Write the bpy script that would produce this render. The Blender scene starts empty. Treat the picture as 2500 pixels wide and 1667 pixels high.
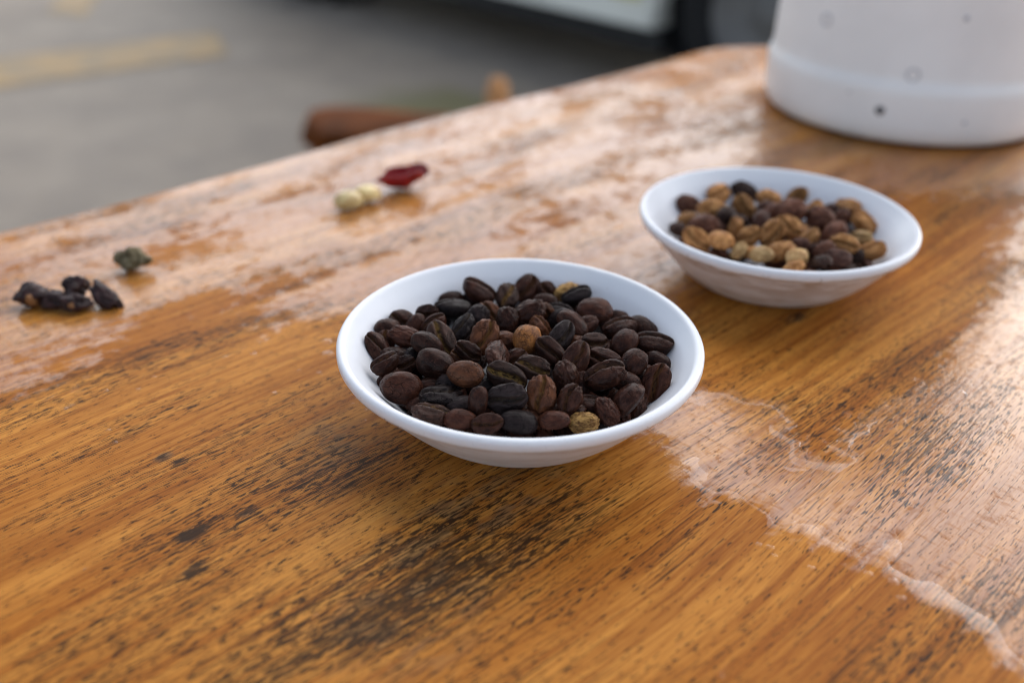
import bpy, bmesh, math, random
import numpy as np
from mathutils import Vector, Matrix, Quaternion, noise

# ------------------------------------------------------------------ camera, sky, sun, exposure
MM = 0.001
scene = bpy.context.scene
C = scene.collection
PITCH, ROLL = math.radians(30.08), math.radians(-1.21)
cam_data = bpy.data.cameras.new("camera")
cam_data.sensor_width = 36.0
cam_data.lens = 33.88
cam_data.clip_start = 0.005
cam_data.clip_end = 500.0
cam_data.dof.use_dof = True
cam_data.dof.focus_distance = 0.226
cam_data.dof.aperture_fstop = 7.2
camera = bpy.data.objects.new("camera", cam_data)
C.objects.link(camera)
_r0 = Vector((1, 0, 0)); _u0 = Vector((0, math.sin(PITCH), math.cos(PITCH)))
_f = Vector((0, math.cos(PITCH), -math.sin(PITCH)))
_r = _r0 * math.cos(ROLL) - _u0 * math.sin(ROLL)
_u = _r0 * math.sin(ROLL) + _u0 * math.cos(ROLL)
_m = Matrix((_r, _u, -_f)).transposed().to_4x4()
_m.translation = Vector((0, 0, 0.1406))
camera.matrix_world = _m
scene.camera = camera

SUN_AZ, SUN_EL = math.radians(33), math.radians(27)      # azimuth from +Y towards +X
world = bpy.data.worlds.new("World")
scene.world = world
world.use_nodes = True
wn = world.node_tree
bg = wn.nodes["Background"]
sky = wn.nodes.new("ShaderNodeTexSky")
sky.sky_type = 'NISHITA'
sky.sun_disc = False
sky.sun_elevation = SUN_EL
sky.sun_rotation = SUN_AZ
sky.air_density = 1.0
sky.dust_density = 1.0
sky.ozone_density = 1.5
hs = wn.nodes.new("ShaderNodeHueSaturation")            # overcast: the sky is nearly colourless
hs.inputs["Saturation"].default_value = 0.60
wn.links.new(sky.outputs[0], hs.inputs["Color"])
wn.links.new(hs.outputs[0], bg.inputs["Color"])
bg.inputs["Strength"].default_value = 0.08

sun_data = bpy.data.lights.new("sun", 'SUN')
sun_data.energy = 1.5
sun_data.angle = math.radians(114)
sun_data.color = (1.0, 0.97, 0.93)
sun = bpy.data.objects.new("sun", sun_data)
C.objects.link(sun)
sun_dir = Vector((math.sin(SUN_AZ) * math.cos(SUN_EL), math.cos(SUN_AZ) * math.cos(SUN_EL), math.sin(SUN_EL)))
sun.rotation_euler = (-sun_dir).to_track_quat('-Z', 'Y').to_euler()

scene.view_settings.view_transform = 'Standard'
scene.view_settings.look = 'None'
scene.view_settings.exposure = 1.5
scene.view_settings.gamma = 1.0
scene.view_settings.use_curve_mapping = False
scene.render.engine = 'CYCLES'
scene.cycles.use_denoising = True
scene.cycles.max_bounces = 6
scene.cycles.diffuse_bounces = 3
scene.cycles.use_adaptive_sampling = True
scene.cycles.adaptive_threshold = 0.02
scene.cycles.caustics_refractive = True
scene.cycles.pixel_filter_type = 'BLACKMAN_HARRIS'
scene.cycles.filter_width = 1.0

random.seed(7)
RNG = np.random.default_rng(7)

# ------------------------------------------------------------------ node and mesh helpers
class Mat:
    """small wrapper to write node materials compactly"""
    def __init__(self, name):
        self.m = bpy.data.materials.new(name)
        self.m.use_nodes = True
        self.t = self.m.node_tree
        self.p = self.t.nodes["Principled BSDF"]
        self.dim = '3D'
    def n(self, kind, **kw):
        nd = self.t.nodes.new("ShaderNode" + kind)
        for k, v in kw.items():
            setattr(nd, k, v)
        return nd
    def put(self, sock, v):
        if hasattr(v, "outputs"):
            v = v.outputs[0]
        if isinstance(v, bpy.types.NodeSocket):
            self.t.links.new(v, sock)
        elif isinstance(v, (tuple, list)) and len(v) == 3 and sock.type == 'RGBA':
            sock.default_value = (*v, 1)
        else:
            sock.default_value = v
    def coord(self, which="Object"):
        return self.n("TexCoord").outputs[which]
    def math(self, op, a, b=0.0, c=None, clamp=False):
        nd = self.n("Math", operation=op, use_clamp=clamp)
        self.put(nd.inputs[0], a); self.put(nd.inputs[1], b)
        if c is not None:
            self.put(nd.inputs[2], c)
        return nd.outputs[0]
    def vmul(self, v, s):
        nd = self.n("VectorMath", operation='MULTIPLY')
        self.put(nd.inputs[0], v); nd.inputs[1].default_value = s
        return nd.outputs[0]
    def vadd(self, v, s):
        nd = self.n("VectorMath", operation='ADD')
        self.put(nd.inputs[0], v); self.put(nd.inputs[1], s)
        return nd.outputs[0]
    def noise(self, v, scale=1.0, detail=2.0, rough=0.5, dist=0.0):
        nd = self.n("TexNoise", noise_dimensions=self.dim)
        self.put(nd.inputs["Vector"], v)
        nd.inputs["Scale"].default_value = scale; nd.inputs["Detail"].default_value = detail
        nd.inputs["Roughness"].default_value = rough; nd.inputs["Distortion"].default_value = dist
        return nd.outputs[0]
    def vor(self, v, scale=1.0, feature='F1', rnd=1.0):
        nd = self.n("TexVoronoi", feature=feature)
        self.put(nd.inputs["Vector"], v); nd.inputs["Scale"].default_value = scale
        nd.inputs["Randomness"].default_value = rnd
        return nd.outputs["Distance"]
    def ramp(self, v, lo, hi, a=0.0, b=1.0, smooth=True):
        nd = self.n("MapRange", interpolation_type='SMOOTHSTEP' if smooth else 'LINEAR')
        self.put(nd.inputs[0], v)
        for i, q in enumerate((lo, hi, a, b)):
            self.put(nd.inputs[1 + i], q)
        return nd.outputs[0]
    def mix(self, f, a, b, mode='MIX'):
        nd = self.n("Mix", data_type='RGBA', blend_type=mode)
        self.put(nd.inputs[0], f); self.put(nd.inputs[6], a); self.put(nd.inputs[7], b)
        return nd.outputs[2]
    def attr(self, name, kind='GEOMETRY'):
        return self.n("Attribute", attribute_name=name, attribute_type=kind).outputs["Fac"]
    def bump(self, h, strength=1.0, dist=0.001, normal=None):
        nd = self.n("Bump")
        self.put(nd.inputs["Height"], h); nd.inputs["Distance"].default_value = dist
        self.put(nd.inputs["Strength"], strength)
        if normal is not None:
            self.put(nd.inputs["Normal"], normal)
        return nd.outputs[0]
    def set(self, **kw):
        for k, v in kw.items():
            self.put(self.p.inputs[k.replace("_", " ")], v)
        return self.m

def link(name, me, mat=None, parent=None, smooth=True):
    if mat is not None and not me.materials:
        me.materials.append(mat)
    if smooth:
        me.polygons.foreach_set("use_smooth", [True] * len(me.polygons))
    o = bpy.data.objects.new(name, me)
    C.objects.link(o)
    if parent is not None:
        o.parent = parent
    return o

def mesh(name, verts, faces):
    me = bpy.data.meshes.new(name)
    me.from_pydata([tuple(map(float, v)) for v in verts], [], faces)
    me.update()
    return me

def lathe(name, prof, seg=96):
    """prof: list of (r, z) in metres; closed at r=0 ends"""
    vs, fs, rows = [], [], []
    for r, z in prof:
        if r < 1e-7:
            rows.append([len(vs)]); vs.append((0, 0, z))
        else:
            rows.append(list(range(len(vs), len(vs) + seg)))
            vs += [(r * math.cos(2 * math.pi * k / seg), r * math.sin(2 * math.pi * k / seg), z) for k in range(seg)]
    for a, b in zip(rows[:-1], rows[1:]):
        for k in range(seg):
            k2 = (k + 1) % seg
            if len(a) == 1 and len(b) == 1: continue
            if len(a) == 1: fs.append((a[0], b[k2], b[k]))
            elif len(b) == 1: fs.append((a[k], a[k2], b[0]))
            else: fs.append((a[k], a[k2], b[k2], b[k]))
    return mesh(name, vs, fs)

def box_mesh(name, size, bevel=0.0, segs=3):
    bm = bmesh.new()
    bmesh.ops.create_cube(bm, size=1.0)
    bmesh.ops.scale(bm, vec=size, verts=bm.verts)
    if bevel:
        bmesh.ops.bevel(bm, geom=bm.edges[:] , offset=bevel, segments=segs, profile=0.5, affect='EDGES')
    me = bpy.data.meshes.new(name); bm.to_mesh(me); bm.free()
    return me

def tag(o, label=None, cat=None, group=None, kind=None):
    if label: o["label"] = label
    if cat: o["category"] = cat
    if group: o["group"] = group
    if kind: o["kind"] = kind
    return o

def empty(name, loc=(0, 0, 0), rz=0.0):
    o = bpy.data.objects.new(name, None)
    o.empty_display_size = 0.02
    C.objects.link(o)
    o.location = loc; o.rotation_euler = (0, 0, rz)
    return o

# ------------------------------------------------------------------ materials
def wood_material():
    M = Mat("varnished_wood")
    M.dim = '2D'
    P0 = M.vmul(M.coord(), (1000, 1000, 1000))                     # millimetres, X runs along the grain
    sep = M.n("SeparateXYZ"); M.put(sep.inputs[0], P0)
    warp = M.noise(M.vmul(P0, (0.006, 0.014, 0.02)), 1.0, 1.0)
    cmb = M.n("CombineXYZ")
    M.put(cmb.inputs[1], M.math('MULTIPLY_ADD', warp, 14.0, -7.0))
    P = M.vadd(P0, cmb)
    wetd, stain = M.attr("wet"), M.attr("stain")
    band = M.noise(M.vmul(P, (0.004, 0.055, 0.05)), 1.0, 2.0, 0.55)
    longg = M.noise(M.vmul(P, (0.010, 0.42, 0.3)), 1.0, 4.0, 0.66)
    fiber = M.noise(M.vmul(P, (0.09, 2.2, 2.0)), 1.0, 2.0, 0.6)
    cloud = M.noise(M.vmul(P, (0.020, 0.032, 0.03)), 1.0, 3.0, 0.55)
    # base tones
    col = M.mix(M.ramp(band, 0.32, 0.68), (0.41, 0.150, 0.022), (0.55, 0.235, 0.044))
    col = M.mix(M.ramp(longg, 0.34, 0.56), M.mix(1.0, col, (0.72, 0.62, 0.54), 'MULTIPLY'), col)
    col = M.mix(M.ramp(longg, 0.56, 0.74, 0, 0.4), col, (0.60, 0.262, 0.050))
    col = M.mix(M.ramp(fiber, 0.32, 0.62, 0.0, 1.0), M.mix(1.0, col, (0.74, 0.66, 0.6), 'MULTIPLY'), col)
    col = M.mix(M.ramp(cloud, 0.52, 0.72, 0, 0.5), col, (0.26, 0.080, 0.010))
    # grey worn haze where the finish is gone
    worn = M.math('MULTIPLY', M.ramp(stain, 0.25, 1.0), M.ramp(M.noise(M.vmul(P, (0.09, 0.22, 0.2)), 1.0, 3.0, 0.65), 0.42, 0.66))
    col = M.mix(M.math('MULTIPLY', worn, 0.55), col, (0.16, 0.115, 0.065))
    # long dark lines
    dens = M.math('ADD', M.math('MULTIPLY', stain, 0.115), M.ramp(M.noise(M.vmul(P, (0.011, 0.05, 0.04)), 1.0, 2.0), 0.33, 0.72, -0.04, 0.085))
    l1 = M.noise(M.vmul(P, (0.026, 1.6, 0.7)), 1.0, 3.0, 0.62)
    lines = M.ramp(M.math('ADD', l1, dens), 0.625, 0.685)
    # short black pore dashes
    p1 = M.noise(M.vmul(P, (0.28, 2.6, 1.6)), 1.0, 2.0, 0.55)
    pores = M.ramp(M.math('ADD', p1, dens), 0.635, 0.68)
    p2 = M.noise(M.vmul(P, (0.12, 0.85, 0.8)), 1.0, 4.0, 0.66)
    spots = M.ramp(M.math('ADD', p2, M.math('MULTIPLY', dens, 1.1)), 0.69, 0.72)
    dark = M.math('MAXIMUM', M.math('MULTIPLY', lines, 0.66), M.math('MAXIMUM', M.math('MULTIPLY', pores, 0.88), M.math('MULTIPLY', spots, 0.92)))
    col = M.mix(dark, col, (0.014, 0.008, 0.005))
    # wet film mask, crisp shore with a broken outline
    shore = M.noise(M.vmul(P0, (0.15, 0.21, 0.3)), 1.0, 5.0, 0.68)
    streak = M.noise(M.vmul(P, (0.022, 0.20, 0.2)), 1.0, 3.0, 0.6)
    w = M.math('ADD', wetd, M.math('ADD', M.math('MULTIPLY_ADD', shore, 1.7, -0.85), M.math('MULTIPLY_ADD', streak, 0.55, -0.275)))
    big = M.noise(M.vmul(P0, (0.026, 0.046, 0.04)), 1.0, 3.0, 0.6)
    w = M.math('ADD', w, M.math('MULTIPLY', M.attr("patch"), M.math('MULTIPLY_ADD', big, 1.9, -1.04)))
    wet = M.ramp(w, 0.36, 0.68)
    film = M.ramp(w, 0.40, 0.85)
    sheen = M.math('MULTIPLY', wet, M.math('SUBTRACT', 1.0, M.math('MULTIPLY', dark, 0.55)))
    sheen = M.math('MULTIPLY', sheen, M.ramp(M.math('ADD', w, M.math('MULTIPLY_ADD', fiber, 1.0, -0.5)), 0.25, 1.05, 0.45, 1.0))
    ripple = M.noise(M.vmul(P0, (0.62, 0.17, 0.2)), 1.0, 2.0, 0.6)
    sheen = M.math('MULTIPLY', sheen, M.ramp(ripple, 0.29, 0.42, 0.58, 1.0))
    # relief
    relief = M.math('SUBTRACT', fiber, M.math('MULTIPLY', pores, 0.8))
    swell = M.noise(M.vmul(P0, (0.05, 0.11, 0.08)), 1.0, 1.0)
    hcoat = M.math('ADD', M.math('MULTIPLY', relief, M.math('MULTIPLY_ADD', wet, 0.10, 0.34)), M.math('MULTIPLY', film, 0.9))
    hcoat = M.math('ADD', hcoat, M.math('MULTIPLY', swell, 1.0))
    nc = M.bump(hcoat, 0.5, 0.00020)
    M.set(Base_Color=col, Roughness=0.55, Specular_IOR_Level=0.06,
          Coat_Weight=M.math('MULTIPLY_ADD', sheen, 0.80, 0.04), Coat_IOR=1.62, Coat_Roughness=M.math('MULTIPLY_ADD', wet, -0.23, 0.33), Coat_Normal=nc)
    return M.m

def ceramic_material(name, wear_bounce=1.0):
    M = Mat(name)
    P = M.vmul(M.coord(), (1000, 1000, 1000))
    z = M.n("SeparateXYZ"); M.put(z.inputs[0], P)
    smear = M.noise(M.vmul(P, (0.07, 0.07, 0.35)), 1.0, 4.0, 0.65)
    dirt_bounce = M.math('MULTIPLY', M.attr("grime_bounce"), M.ramp(smear, 0.35, 0.68))
    col = M.mix(M.math('MULTIPLY', dirt_bounce, 0.8 * wear_bounce), (0.71, 0.72, 0.755), (0.34, 0.25, 0.18))  # outer wall: stains, plus light bounced off the wood painted into the colour
    sp = M.noise(P, 0.55, 3.0, 0.7)
    chips = M.math('MULTIPLY', M.attr("lip"), M.ramp(sp, 0.66, 0.70))
    col = M.mix(M.math('MULTIPLY', chips, 0.75), col, (0.16, 0.10, 0.07))
    fine = M.noise(P, 1.6, 2.0, 0.5)
    col = M.mix(M.ramp(fine, 0.74, 0.78, 0, 0.5), col, (0.25, 0.2, 0.17))
    M.set(Base_Color=col, Roughness=0.34, Specular_IOR_Level=0.45,
          Normal=M.bump(M.noise(P, 0.12, 2.0), 0.15, 0.0006))
    return M.m

def bean_material(name, c1, c2, seam, rough=0.38, crack=1.1, spec=0.06):
    """roasted or dried bean: mottled skin, fine skin cracks, chaff in the seam (mesh attribute 'seam')"""
    M = Mat(name)
    P = M.vmul(M.coord(), (1, 1, 1))
    oi = M.n("ObjectInfo")
    off = M.n("CombineXYZ")
    for k, s in enumerate((37.0, 19.0, 53.0)):
        M.put(off.inputs[k], M.math('MULTIPLY', oi.outputs["Random"], s))
    V = M.vadd(P, off)
    blot = M.noise(V, 1.7, 4.0, 0.6)
    col = M.mix(M.ramp(blot, 0.34, 0.68), c1, c2)
    hs = M.n("HueSaturation")
    M.put(hs.inputs["Color"], col)
    M.put(hs.inputs["Value"], M.math('MULTIPLY_ADD', oi.outputs["Random"], 0.7, 0.65))
    col = hs.outputs[0]
    wav = M.vadd(V, M.vmul(M.n("TexNoise").outputs[1], (0.3, 0.3, 0.3)))
    cr = M.vor(wav, 2.3, 'DISTANCE_TO_EDGE')
    crk = M.math('MULTIPLY', M.ramp(cr, 0.0, 0.05, 1.0, 0.0), M.ramp(M.noise(V, 1.1, 2.0), 0.48, 0.62))
    grain = M.noise(V, 11.0, 4.0, 0.65)
    wr = M.noise(M.vmul(V, (1.3, 2.0, 1.8)), 1.9, 4.0, 0.62)
    col = M.mix(M.ramp(grain, 0.50, 0.76, 0, 0.5), col, tuple(min(1, x * 2.3 + 0.01) for x in c2))
    sm = M.attr("seam")
    flake = M.math('MULTIPLY', sm, M.ramp(M.noise(V, 4.5, 3.0, 0.6), 0.40, 0.56))
    col = M.mix(flake, col, seam)
    spot = M.ramp(M.noise(V, 2.6, 2.0), 0.70, 0.74)
    col = M.mix(M.math('MULTIPLY', spot, 0.6), col, (0.008, 0.005, 0.004))
    h = M.math('ADD', M.math('MULTIPLY', grain, 0.16), M.math('MULTIPLY', wr, 0.5))
    h = M.math('SUBTRACT', h, M.math('MULTIPLY', crk, crack))
    M.set(Base_Color=col, Roughness=M.ramp(blot, 0.3, 0.7, rough + 0.06, rough - 0.10), Specular_IOR_Level=spec, Coat_Weight=0.10, Coat_Roughness=0.17,
          Normal=M.bump(h, 1.0, 0.0006))
    return M.m

MAT_WOOD = wood_material()
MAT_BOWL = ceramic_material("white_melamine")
CHAFF = (0.36, 0.20, 0.055)
BEAN = {
    'd': bean_material("roast_dark", (0.018, 0.0064, 0.0042), (0.052, 0.0195, 0.0120), (0.10, 0.045, 0.016)),
    'm': bean_material("roast_medium", (0.030, 0.0100, 0.0062), (0.070, 0.0250, 0.0145), (0.16, 0.075, 0.025)),
    'r': bean_material("roast_reddish", (0.048, 0.018, 0.010), (0.110, 0.040, 0.018), (0.22, 0.11, 0.03)),
    'k': bean_material("roast_black", (0.013, 0.0080, 0.0075), (0.030, 0.0200, 0.0190), (0.07, 0.045, 0.025), rough=0.46),
    'o': bean_material("roast_orange", (0.10, 0.034, 0.012), (0.30, 0.115, 0.030), (0.2, 0.1, 0.03)),
    'g': bean_material("roast_chaffy", (0.022, 0.011, 0.008), (0.050, 0.024, 0.017), CHAFF),
    'y': bean_material("golden_chaff", (0.10, 0.045, 0.014), (0.40, 0.23, 0.075), CHAFF, rough=0.6),
    'G': bean_material("roast_split", (0.016, 0.008, 0.006), (0.030, 0.014, 0.010), (0.42, 0.25, 0.07), rough=0.55),
    't': bean_material("parchment_tan", (0.20, 0.074, 0.022), (0.50, 0.245, 0.090), (0.2, 0.10, 0.035), rough=0.6),
    'w': bean_material("parchment_pale", (0.36, 0.18, 0.07), (0.66, 0.42, 0.19), (0.3, 0.17, 0.07), rough=0.6),
    'n': bean_material("dried_cherry_brown", (0.070, 0.026, 0.016), (0.18, 0.075, 0.045), (0.1, 0.05, 0.02), crack=0.9),
    'p': bean_material("dried_cherry_purple", (0.042, 0.016, 0.011), (0.11, 0.048, 0.032), (0.06, 0.03, 0.02), crack=0.9),
}
BEAN['K'] = bean_material("dried_cherry_black", (0.022, 0.011, 0.008), (0.066, 0.035, 0.026), (0.05, 0.035, 0.025), crack=0.9, rough=0.5)

def simple(name, col, rough=0.5, spec=0.4, var=0.0, scale=3.0, metallic=0.0, bump=0.0):
    M = Mat(name)
    c = col
    if var:
        nz = M.noise(M.coord(), scale, 4.0, 0.6)
        c = M.mix(M.ramp(nz, 0.3, 0.7), tuple(x * (1 - var) for x in col), tuple(min(1, x * (1 + var)) for x in col))
        if bump:
            M.set(Normal=M.bump(nz, 0.6, bump))
    M.set(Base_Color=c, Roughness=rough, Specular_IOR_Level=spec, Metallic=metallic)
    return M.m

def water_material():
    """thin clear water: lets the wood show, mirrors the sky by Fresnel"""
    M = Mat("water")
    fr = M.n("Fresnel"); fr.inputs[0].default_value = 1.36
    tr = M.n("BsdfTransparent"); tr.inputs[0].default_value = (1, 1, 1, 1)
    gl = M.n("BsdfGlossy"); gl.inputs["Roughness"].default_value = 0.03
    mx = M.n("MixShader")
    geo = M.n("NewGeometry")
    M.put(mx.inputs[0], M.math('MULTIPLY', fr.outputs[0], M.math('SUBTRACT', 1.0, geo.outputs["Backfacing"]))); M.put(mx.inputs[1], tr); M.put(mx.inputs[2], gl)
    M.t.links.new(mx.outputs[0], M.t.nodes["Material Output"].inputs["Surface"])
    M.t.nodes.remove(M.p)
    return M.m
MAT_WATER = water_material()

# ------------------------------------------------------------------ ground, painted lines
def ground_material():
    M = Mat("wet_concrete")
    P = M.coord()
    a = M.noise(P, 0.9, 4.0, 0.6); b = M.noise(P, 5.0, 4.0, 0.6); c = M.noise(P, 60.0, 2.0, 0.6)
    col = M.mix(M.ramp(a, 0.3, 0.7), (0.26, 0.212, 0.165), (0.36, 0.300, 0.236))
    col = M.mix(M.ramp(b, 0.35, 0.7, 0, 0.45), col, (0.19, 0.160, 0.135))
    col = M.mix(M.ramp(c, 0.4, 0.7, 0, 0.3), col, (0.34, 0.32, 0.30))
    # moss patch beyond the table edge
    sub = M.vadd(P, (0.24, -2.98, 0.0))
    ln = M.n("VectorMath", operation='LENGTH'); M.put(ln.inputs[0], M.vmul(sub, (1.0, 1.25, 0.0)))
    moss = M.ramp(M.math('ADD', ln.outputs["Value"], M.math('MULTIPLY_ADD', b, 0.5, -0.25)), 0.12, 0.42, 0.7, 0.0)
    col = M.mix(moss, col, (0.13, 0.125, 0.035))
    M.set(Base_Color=col, Roughness=0.75, Specular_IOR_Level=0.25, Normal=M.bump(c, 0.4, 0.004))
    return M.m
GZ = -0.75
S = 60.0
ground = link("ground", mesh("ground", [(-S, -S, 0), (S, -S, 0), (S, S, 0), (-S, S, 0)], [(0, 1, 2, 3)]), ground_material())
ground.location.z = GZ
tag(ground, "grey weathered concrete ground, out of focus beyond the table", "ground", kind="structure")

def paint_material():
    M = Mat("faded_yellow_paint")
    P = M.coord()
    n = M.noise(P, 6.0, 5.0, 0.65)
    col = M.mix(M.ramp(n, 0.35, 0.65), (0.30, 0.225, 0.135), (0.44, 0.28, 0.115))
    M.set(Base_Color=col, Roughness=0.7)
    return M.m
MAT_PAINT = paint_material()
def line_quad(name, pts, label):
    cx = sum(p[0] for p in pts) / 4; cy = sum(p[1] for p in pts) / 4
    o = link(name, mesh(name, [(x - cx, y - cy, 0) for x, y in pts], [(0, 1, 2, 3)]), MAT_PAINT)
    o.location = (cx, cy, GZ + 0.004)
    tag(o, label, "line", kind="structure")
line_quad("painted_line", [(-2.95, 2.62), (-2.6, 2.38), (-1.07, 3.60), (-1.22, 3.96)], "faded yellow line painted on the concrete at upper left")
line_quad("painted_line", [(-2.03, 4.28), (-1.84, 4.20), (-2.10, 5.3), (-2.32, 5.4)], "short faded yellow line running away at the top left corner")

# ------------------------------------------------------------------ parked car (only its lower side shows)
def build_car():
    ax = Vector((-0.688, 0.725, 0)); side = Vector((0.725, 0.688, 0))      # along the car; into the car
    root = empty("parked_car", (0.696, 2.85, GZ))
    root.rotation_euler = (0, 0, math.atan2(ax.y, ax.x))                   # local +X along car, local -Y into the car
    paint = simple("car_paint", (0.74, 0.75, 0.70), 0.28, 0.5, 0.05)
    black = simple("car_black_plastic", (0.018, 0.018, 0.020), 0.6, 0.3)
    rubber = simple("tyre_rubber", (0.015, 0.015, 0.016), 0.8, 0.2)
    rimm = simple("steel_rim", (0.16, 0.155, 0.15), 0.55, 0.3, 0.15, 9.0)
    glass = simple("car_glass", (0.03, 0.035, 0.04), 0.08, 0.6)
    X0, X1, WB, WR, WID = -0.80, 3.35, 2.50, 0.32, 1.66
    # side outline with wheel arches, lofted across the width
    def outline():
        pts = [(X0, 0.36), (X0 + 0.02, 0.24)]
        for cx in (0.0, WB):
            pts.append((cx - 0.40, 0.22))
            for k in range(13):
                a = math.pi - math.pi * k / 12
                pts.append((cx + 0.385 * math.cos(a), 0.30 + 0.385 * math.sin(a)))
            pts.append((cx + 0.40, 0.22))
        pts += [(X1 - 0.04, 0.24), (X1, 0.38), (X1 - 0.03, 0.72), (X1 - 0.75, 0.90), (X1 - 1.35, 1.38), (X0 + 0.75, 1.46), (X0 + 0.15, 0.98), (X0, 0.80)]
        return pts
    pts = outline(); n = len(pts); vs = []; fs = []
    for yy, sh in ((0.02, 0.985), (-0.0, 1.0), (-WID, 1.0), (-WID - 0.02, 0.985)):
        for x, z in pts:
            tum = 0.16 * max(0.0, (z - 0.92) / 0.5)
            y2 = yy + (-tum if yy > -WID / 2 else tum)
            vs.append((1.27 + (x - 1.27) * sh, y2, 0.7 + (z - 0.7) * sh))
    for k in range(3):
        for i in range(n):
            j = (i + 1) % n
            fs.append((k * n + i, k * n + j, (k + 1) * n + j, (k + 1) * n + i))
    fs.append(tuple(range(n))); fs.append(tuple(range(4 * n - 1, 3 * n - 1, -1)))
    me = mesh("car_body", vs, fs)
    body = link("body", me, paint, root, smooth=False)
    sill = link("sill", box_mesh("sill", (1.72, 0.05, 0.08), 0.012), black, root, smooth=False); sill.location = (1.25, -0.06, 0.18)
    under = link("underbody", box_mesh("underbody", (3.7, WID - 0.2, 0.16), 0.02), black, root, smooth=False); under.location = (1.27, -WID / 2, 0.20)
    for cx in (0.0, WB):
        for yy in (-0.10, -WID + 0.10):
            sgn = 1 if yy > -1 else -1
            prof = [(0.19, -0.10), (0.215, -0.105), (0.29, -0.10), (0.315, -0.07), (0.32, 0), (0.315, 0.07), (0.29, 0.10), (0.215, 0.105), (0.19, 0.10), (0.19, -0.10)]
            w = link("wheel", lathe("tyre", prof, 48), rubber, root)
            w.location = (cx, yy, 0.32); w.rotation_euler = (-sgn * math.pi / 2, 0, 0)
            r = link("rim", lathe("rim", [(0, 0.05), (0.05, 0.055), (0.06, 0.03), (0.12, 0.02), (0.15, 0.06), (0.185, 0.075), (0.195, 0.095), (0.195, -0.09)], 40), rimm, w)
            arch = link("wheel_well", lathe("wheel_well", [(0.0, -0.17), (0.375, -0.17), (0.375, 0.07)], 40), black, root)
            arch.location = (cx, yy - sgn * 0.02, 0.32); arch.rotation_euler = (-sgn * math.pi / 2, 0, 0)
    for x0, x1 in ((0.12, 0.98), (1.06, 1.86)):
        wdw = link("side_window", mesh("side_window", [(x0, -0.03, 0.96), (x1, -0.03, 0.96), (x1 - 0.08, -0.135, 1.34), (x0 + 0.04, -0.135, 1.34),
              (x0, -0.05, 0.96), (x1, -0.05, 0.96), (x1 - 0.08, -0.155, 1.34), (x0 + 0.04, -0.155, 1.34)],
              [(0, 1, 2, 3), (7, 6, 5, 4), (0, 4, 5, 1), (1, 5, 6, 2), (2, 6, 7, 3), (3, 7, 4, 0)]), glass, root, smooth=False)
    mk = link("pale_yellow_patch", box_mesh("pale_yellow_patch", (0.13, 0.02, 0.10), 0.008), simple("pale_yellow", (0.62, 0.60, 0.25), 0.3), root, smooth=False)
    mk.location = (0.50, 0.026, 0.36)  # small raised pale yellow patch on the near body side
    tag(root, "pale parked car, lower side and one wheel showing, out of focus behind the table", "car")
build_car()

# ------------------------------------------------------------------ wooden pieces beyond the table edge
def lobe_mesh(name, L, Wd, T, seed=0):
    """rounded slab: length along X, one end round"""
    bm = bmesh.new(); bmesh.ops.create_uvsphere(bm, u_segments=48, v_segments=24, radius=1.0)
    for v in bm.verts:
        p = v.co
        sx = math.copysign(abs(p.x) ** 0.8, p.x); sy = math.copysign(abs(p.y) ** 0.5, p.y); sz = math.copysign(abs(p.z) ** 0.55, p.z)
        k = (1 + 0.22 * noise.noise(Vector((p.x * 2.2 + seed, p.y * 1.6, p.z)))) * (1 - 0.16 * p.x)
        v.co = Vector((sx * L / 2 * k, sy * Wd / 2 * k, sz * T / 2))
    me = bpy.data.meshes.new(name); bm.to_mesh(me); bm.free()
    return me
MAT_BENCH = simple("bench_wood", (0.125, 0.036, 0.007), 0.8, 0.08, 0.5, 9.0)
bench = empty("wooden_bench", (-0.10, 1.375, GZ), math.radians(-16))
seat = link("seat", lobe_mesh("bench_seat", 0.40, 0.16, 0.05, 8.0), MAT_BENCH, bench); seat.location = (0, 0, 0.43)
for x in (-0.1, 0.14):
    for y in (-0.04, 0.04):
        lg = link("leg", lathe("bench_leg", [(0, 0), (0.022, 0), (0.028, 0.40), (0, 0.41)], 16), MAT_BENCH, bench)
        lg.location = (x, y, 0)
tag(bench, "out-of-focus rust-brown rounded bench end past the table's far edge, left of the tan tip", "bench")
MAT_POST = simple("tan_wood", (0.46, 0.22, 0.085), 0.6, 0.3, 0.25, 9.0)
post = link("wooden_post", lathe("wooden_post", [(0, 0), (0.026, 0), (0.024, 0.35), (0.021, 0.39), (0.013, 0.405), (0, 0.41)], 24), MAT_POST)
post.location = (-0.037, 1.83, GZ)
tag(post, "out-of-focus tan wooden post tip peeking over the table's far edge", "post")

# ------------------------------------------------------------------ table slab
GA = math.radians(44.7)
def poly_sd(px, py, poly):
    """signed distance (mm) to polygon, positive inside; numpy arrays"""
    d2 = np.full(px.shape, 1e12); inside = np.zeros(px.shape, bool)
    n = len(poly)
    for i in range(n):
        ax_, ay = poly[i]; bx, by = poly[(i + 1) % n]
        ex, ey = bx - ax_, by - ay
        t = np.clip(((px - ax_) * ex + (py - ay) * ey) / (ex * ex + ey * ey + 1e-9), 0, 1)
        d2 = np.minimum(d2, (px - ax_ - t * ex) ** 2 + (py - ay - t * ey) ** 2)
        c = (ay > py) != (by > py)
        with np.errstate(divide='ignore', invalid='ignore'):
            xi = (bx - ax_) * (py - ay) / (by - ay + 1e-12) + ax_
        inside ^= c & (px < xi)
    return np.where(inside, 1, -1) * np.sqrt(d2)

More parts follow.
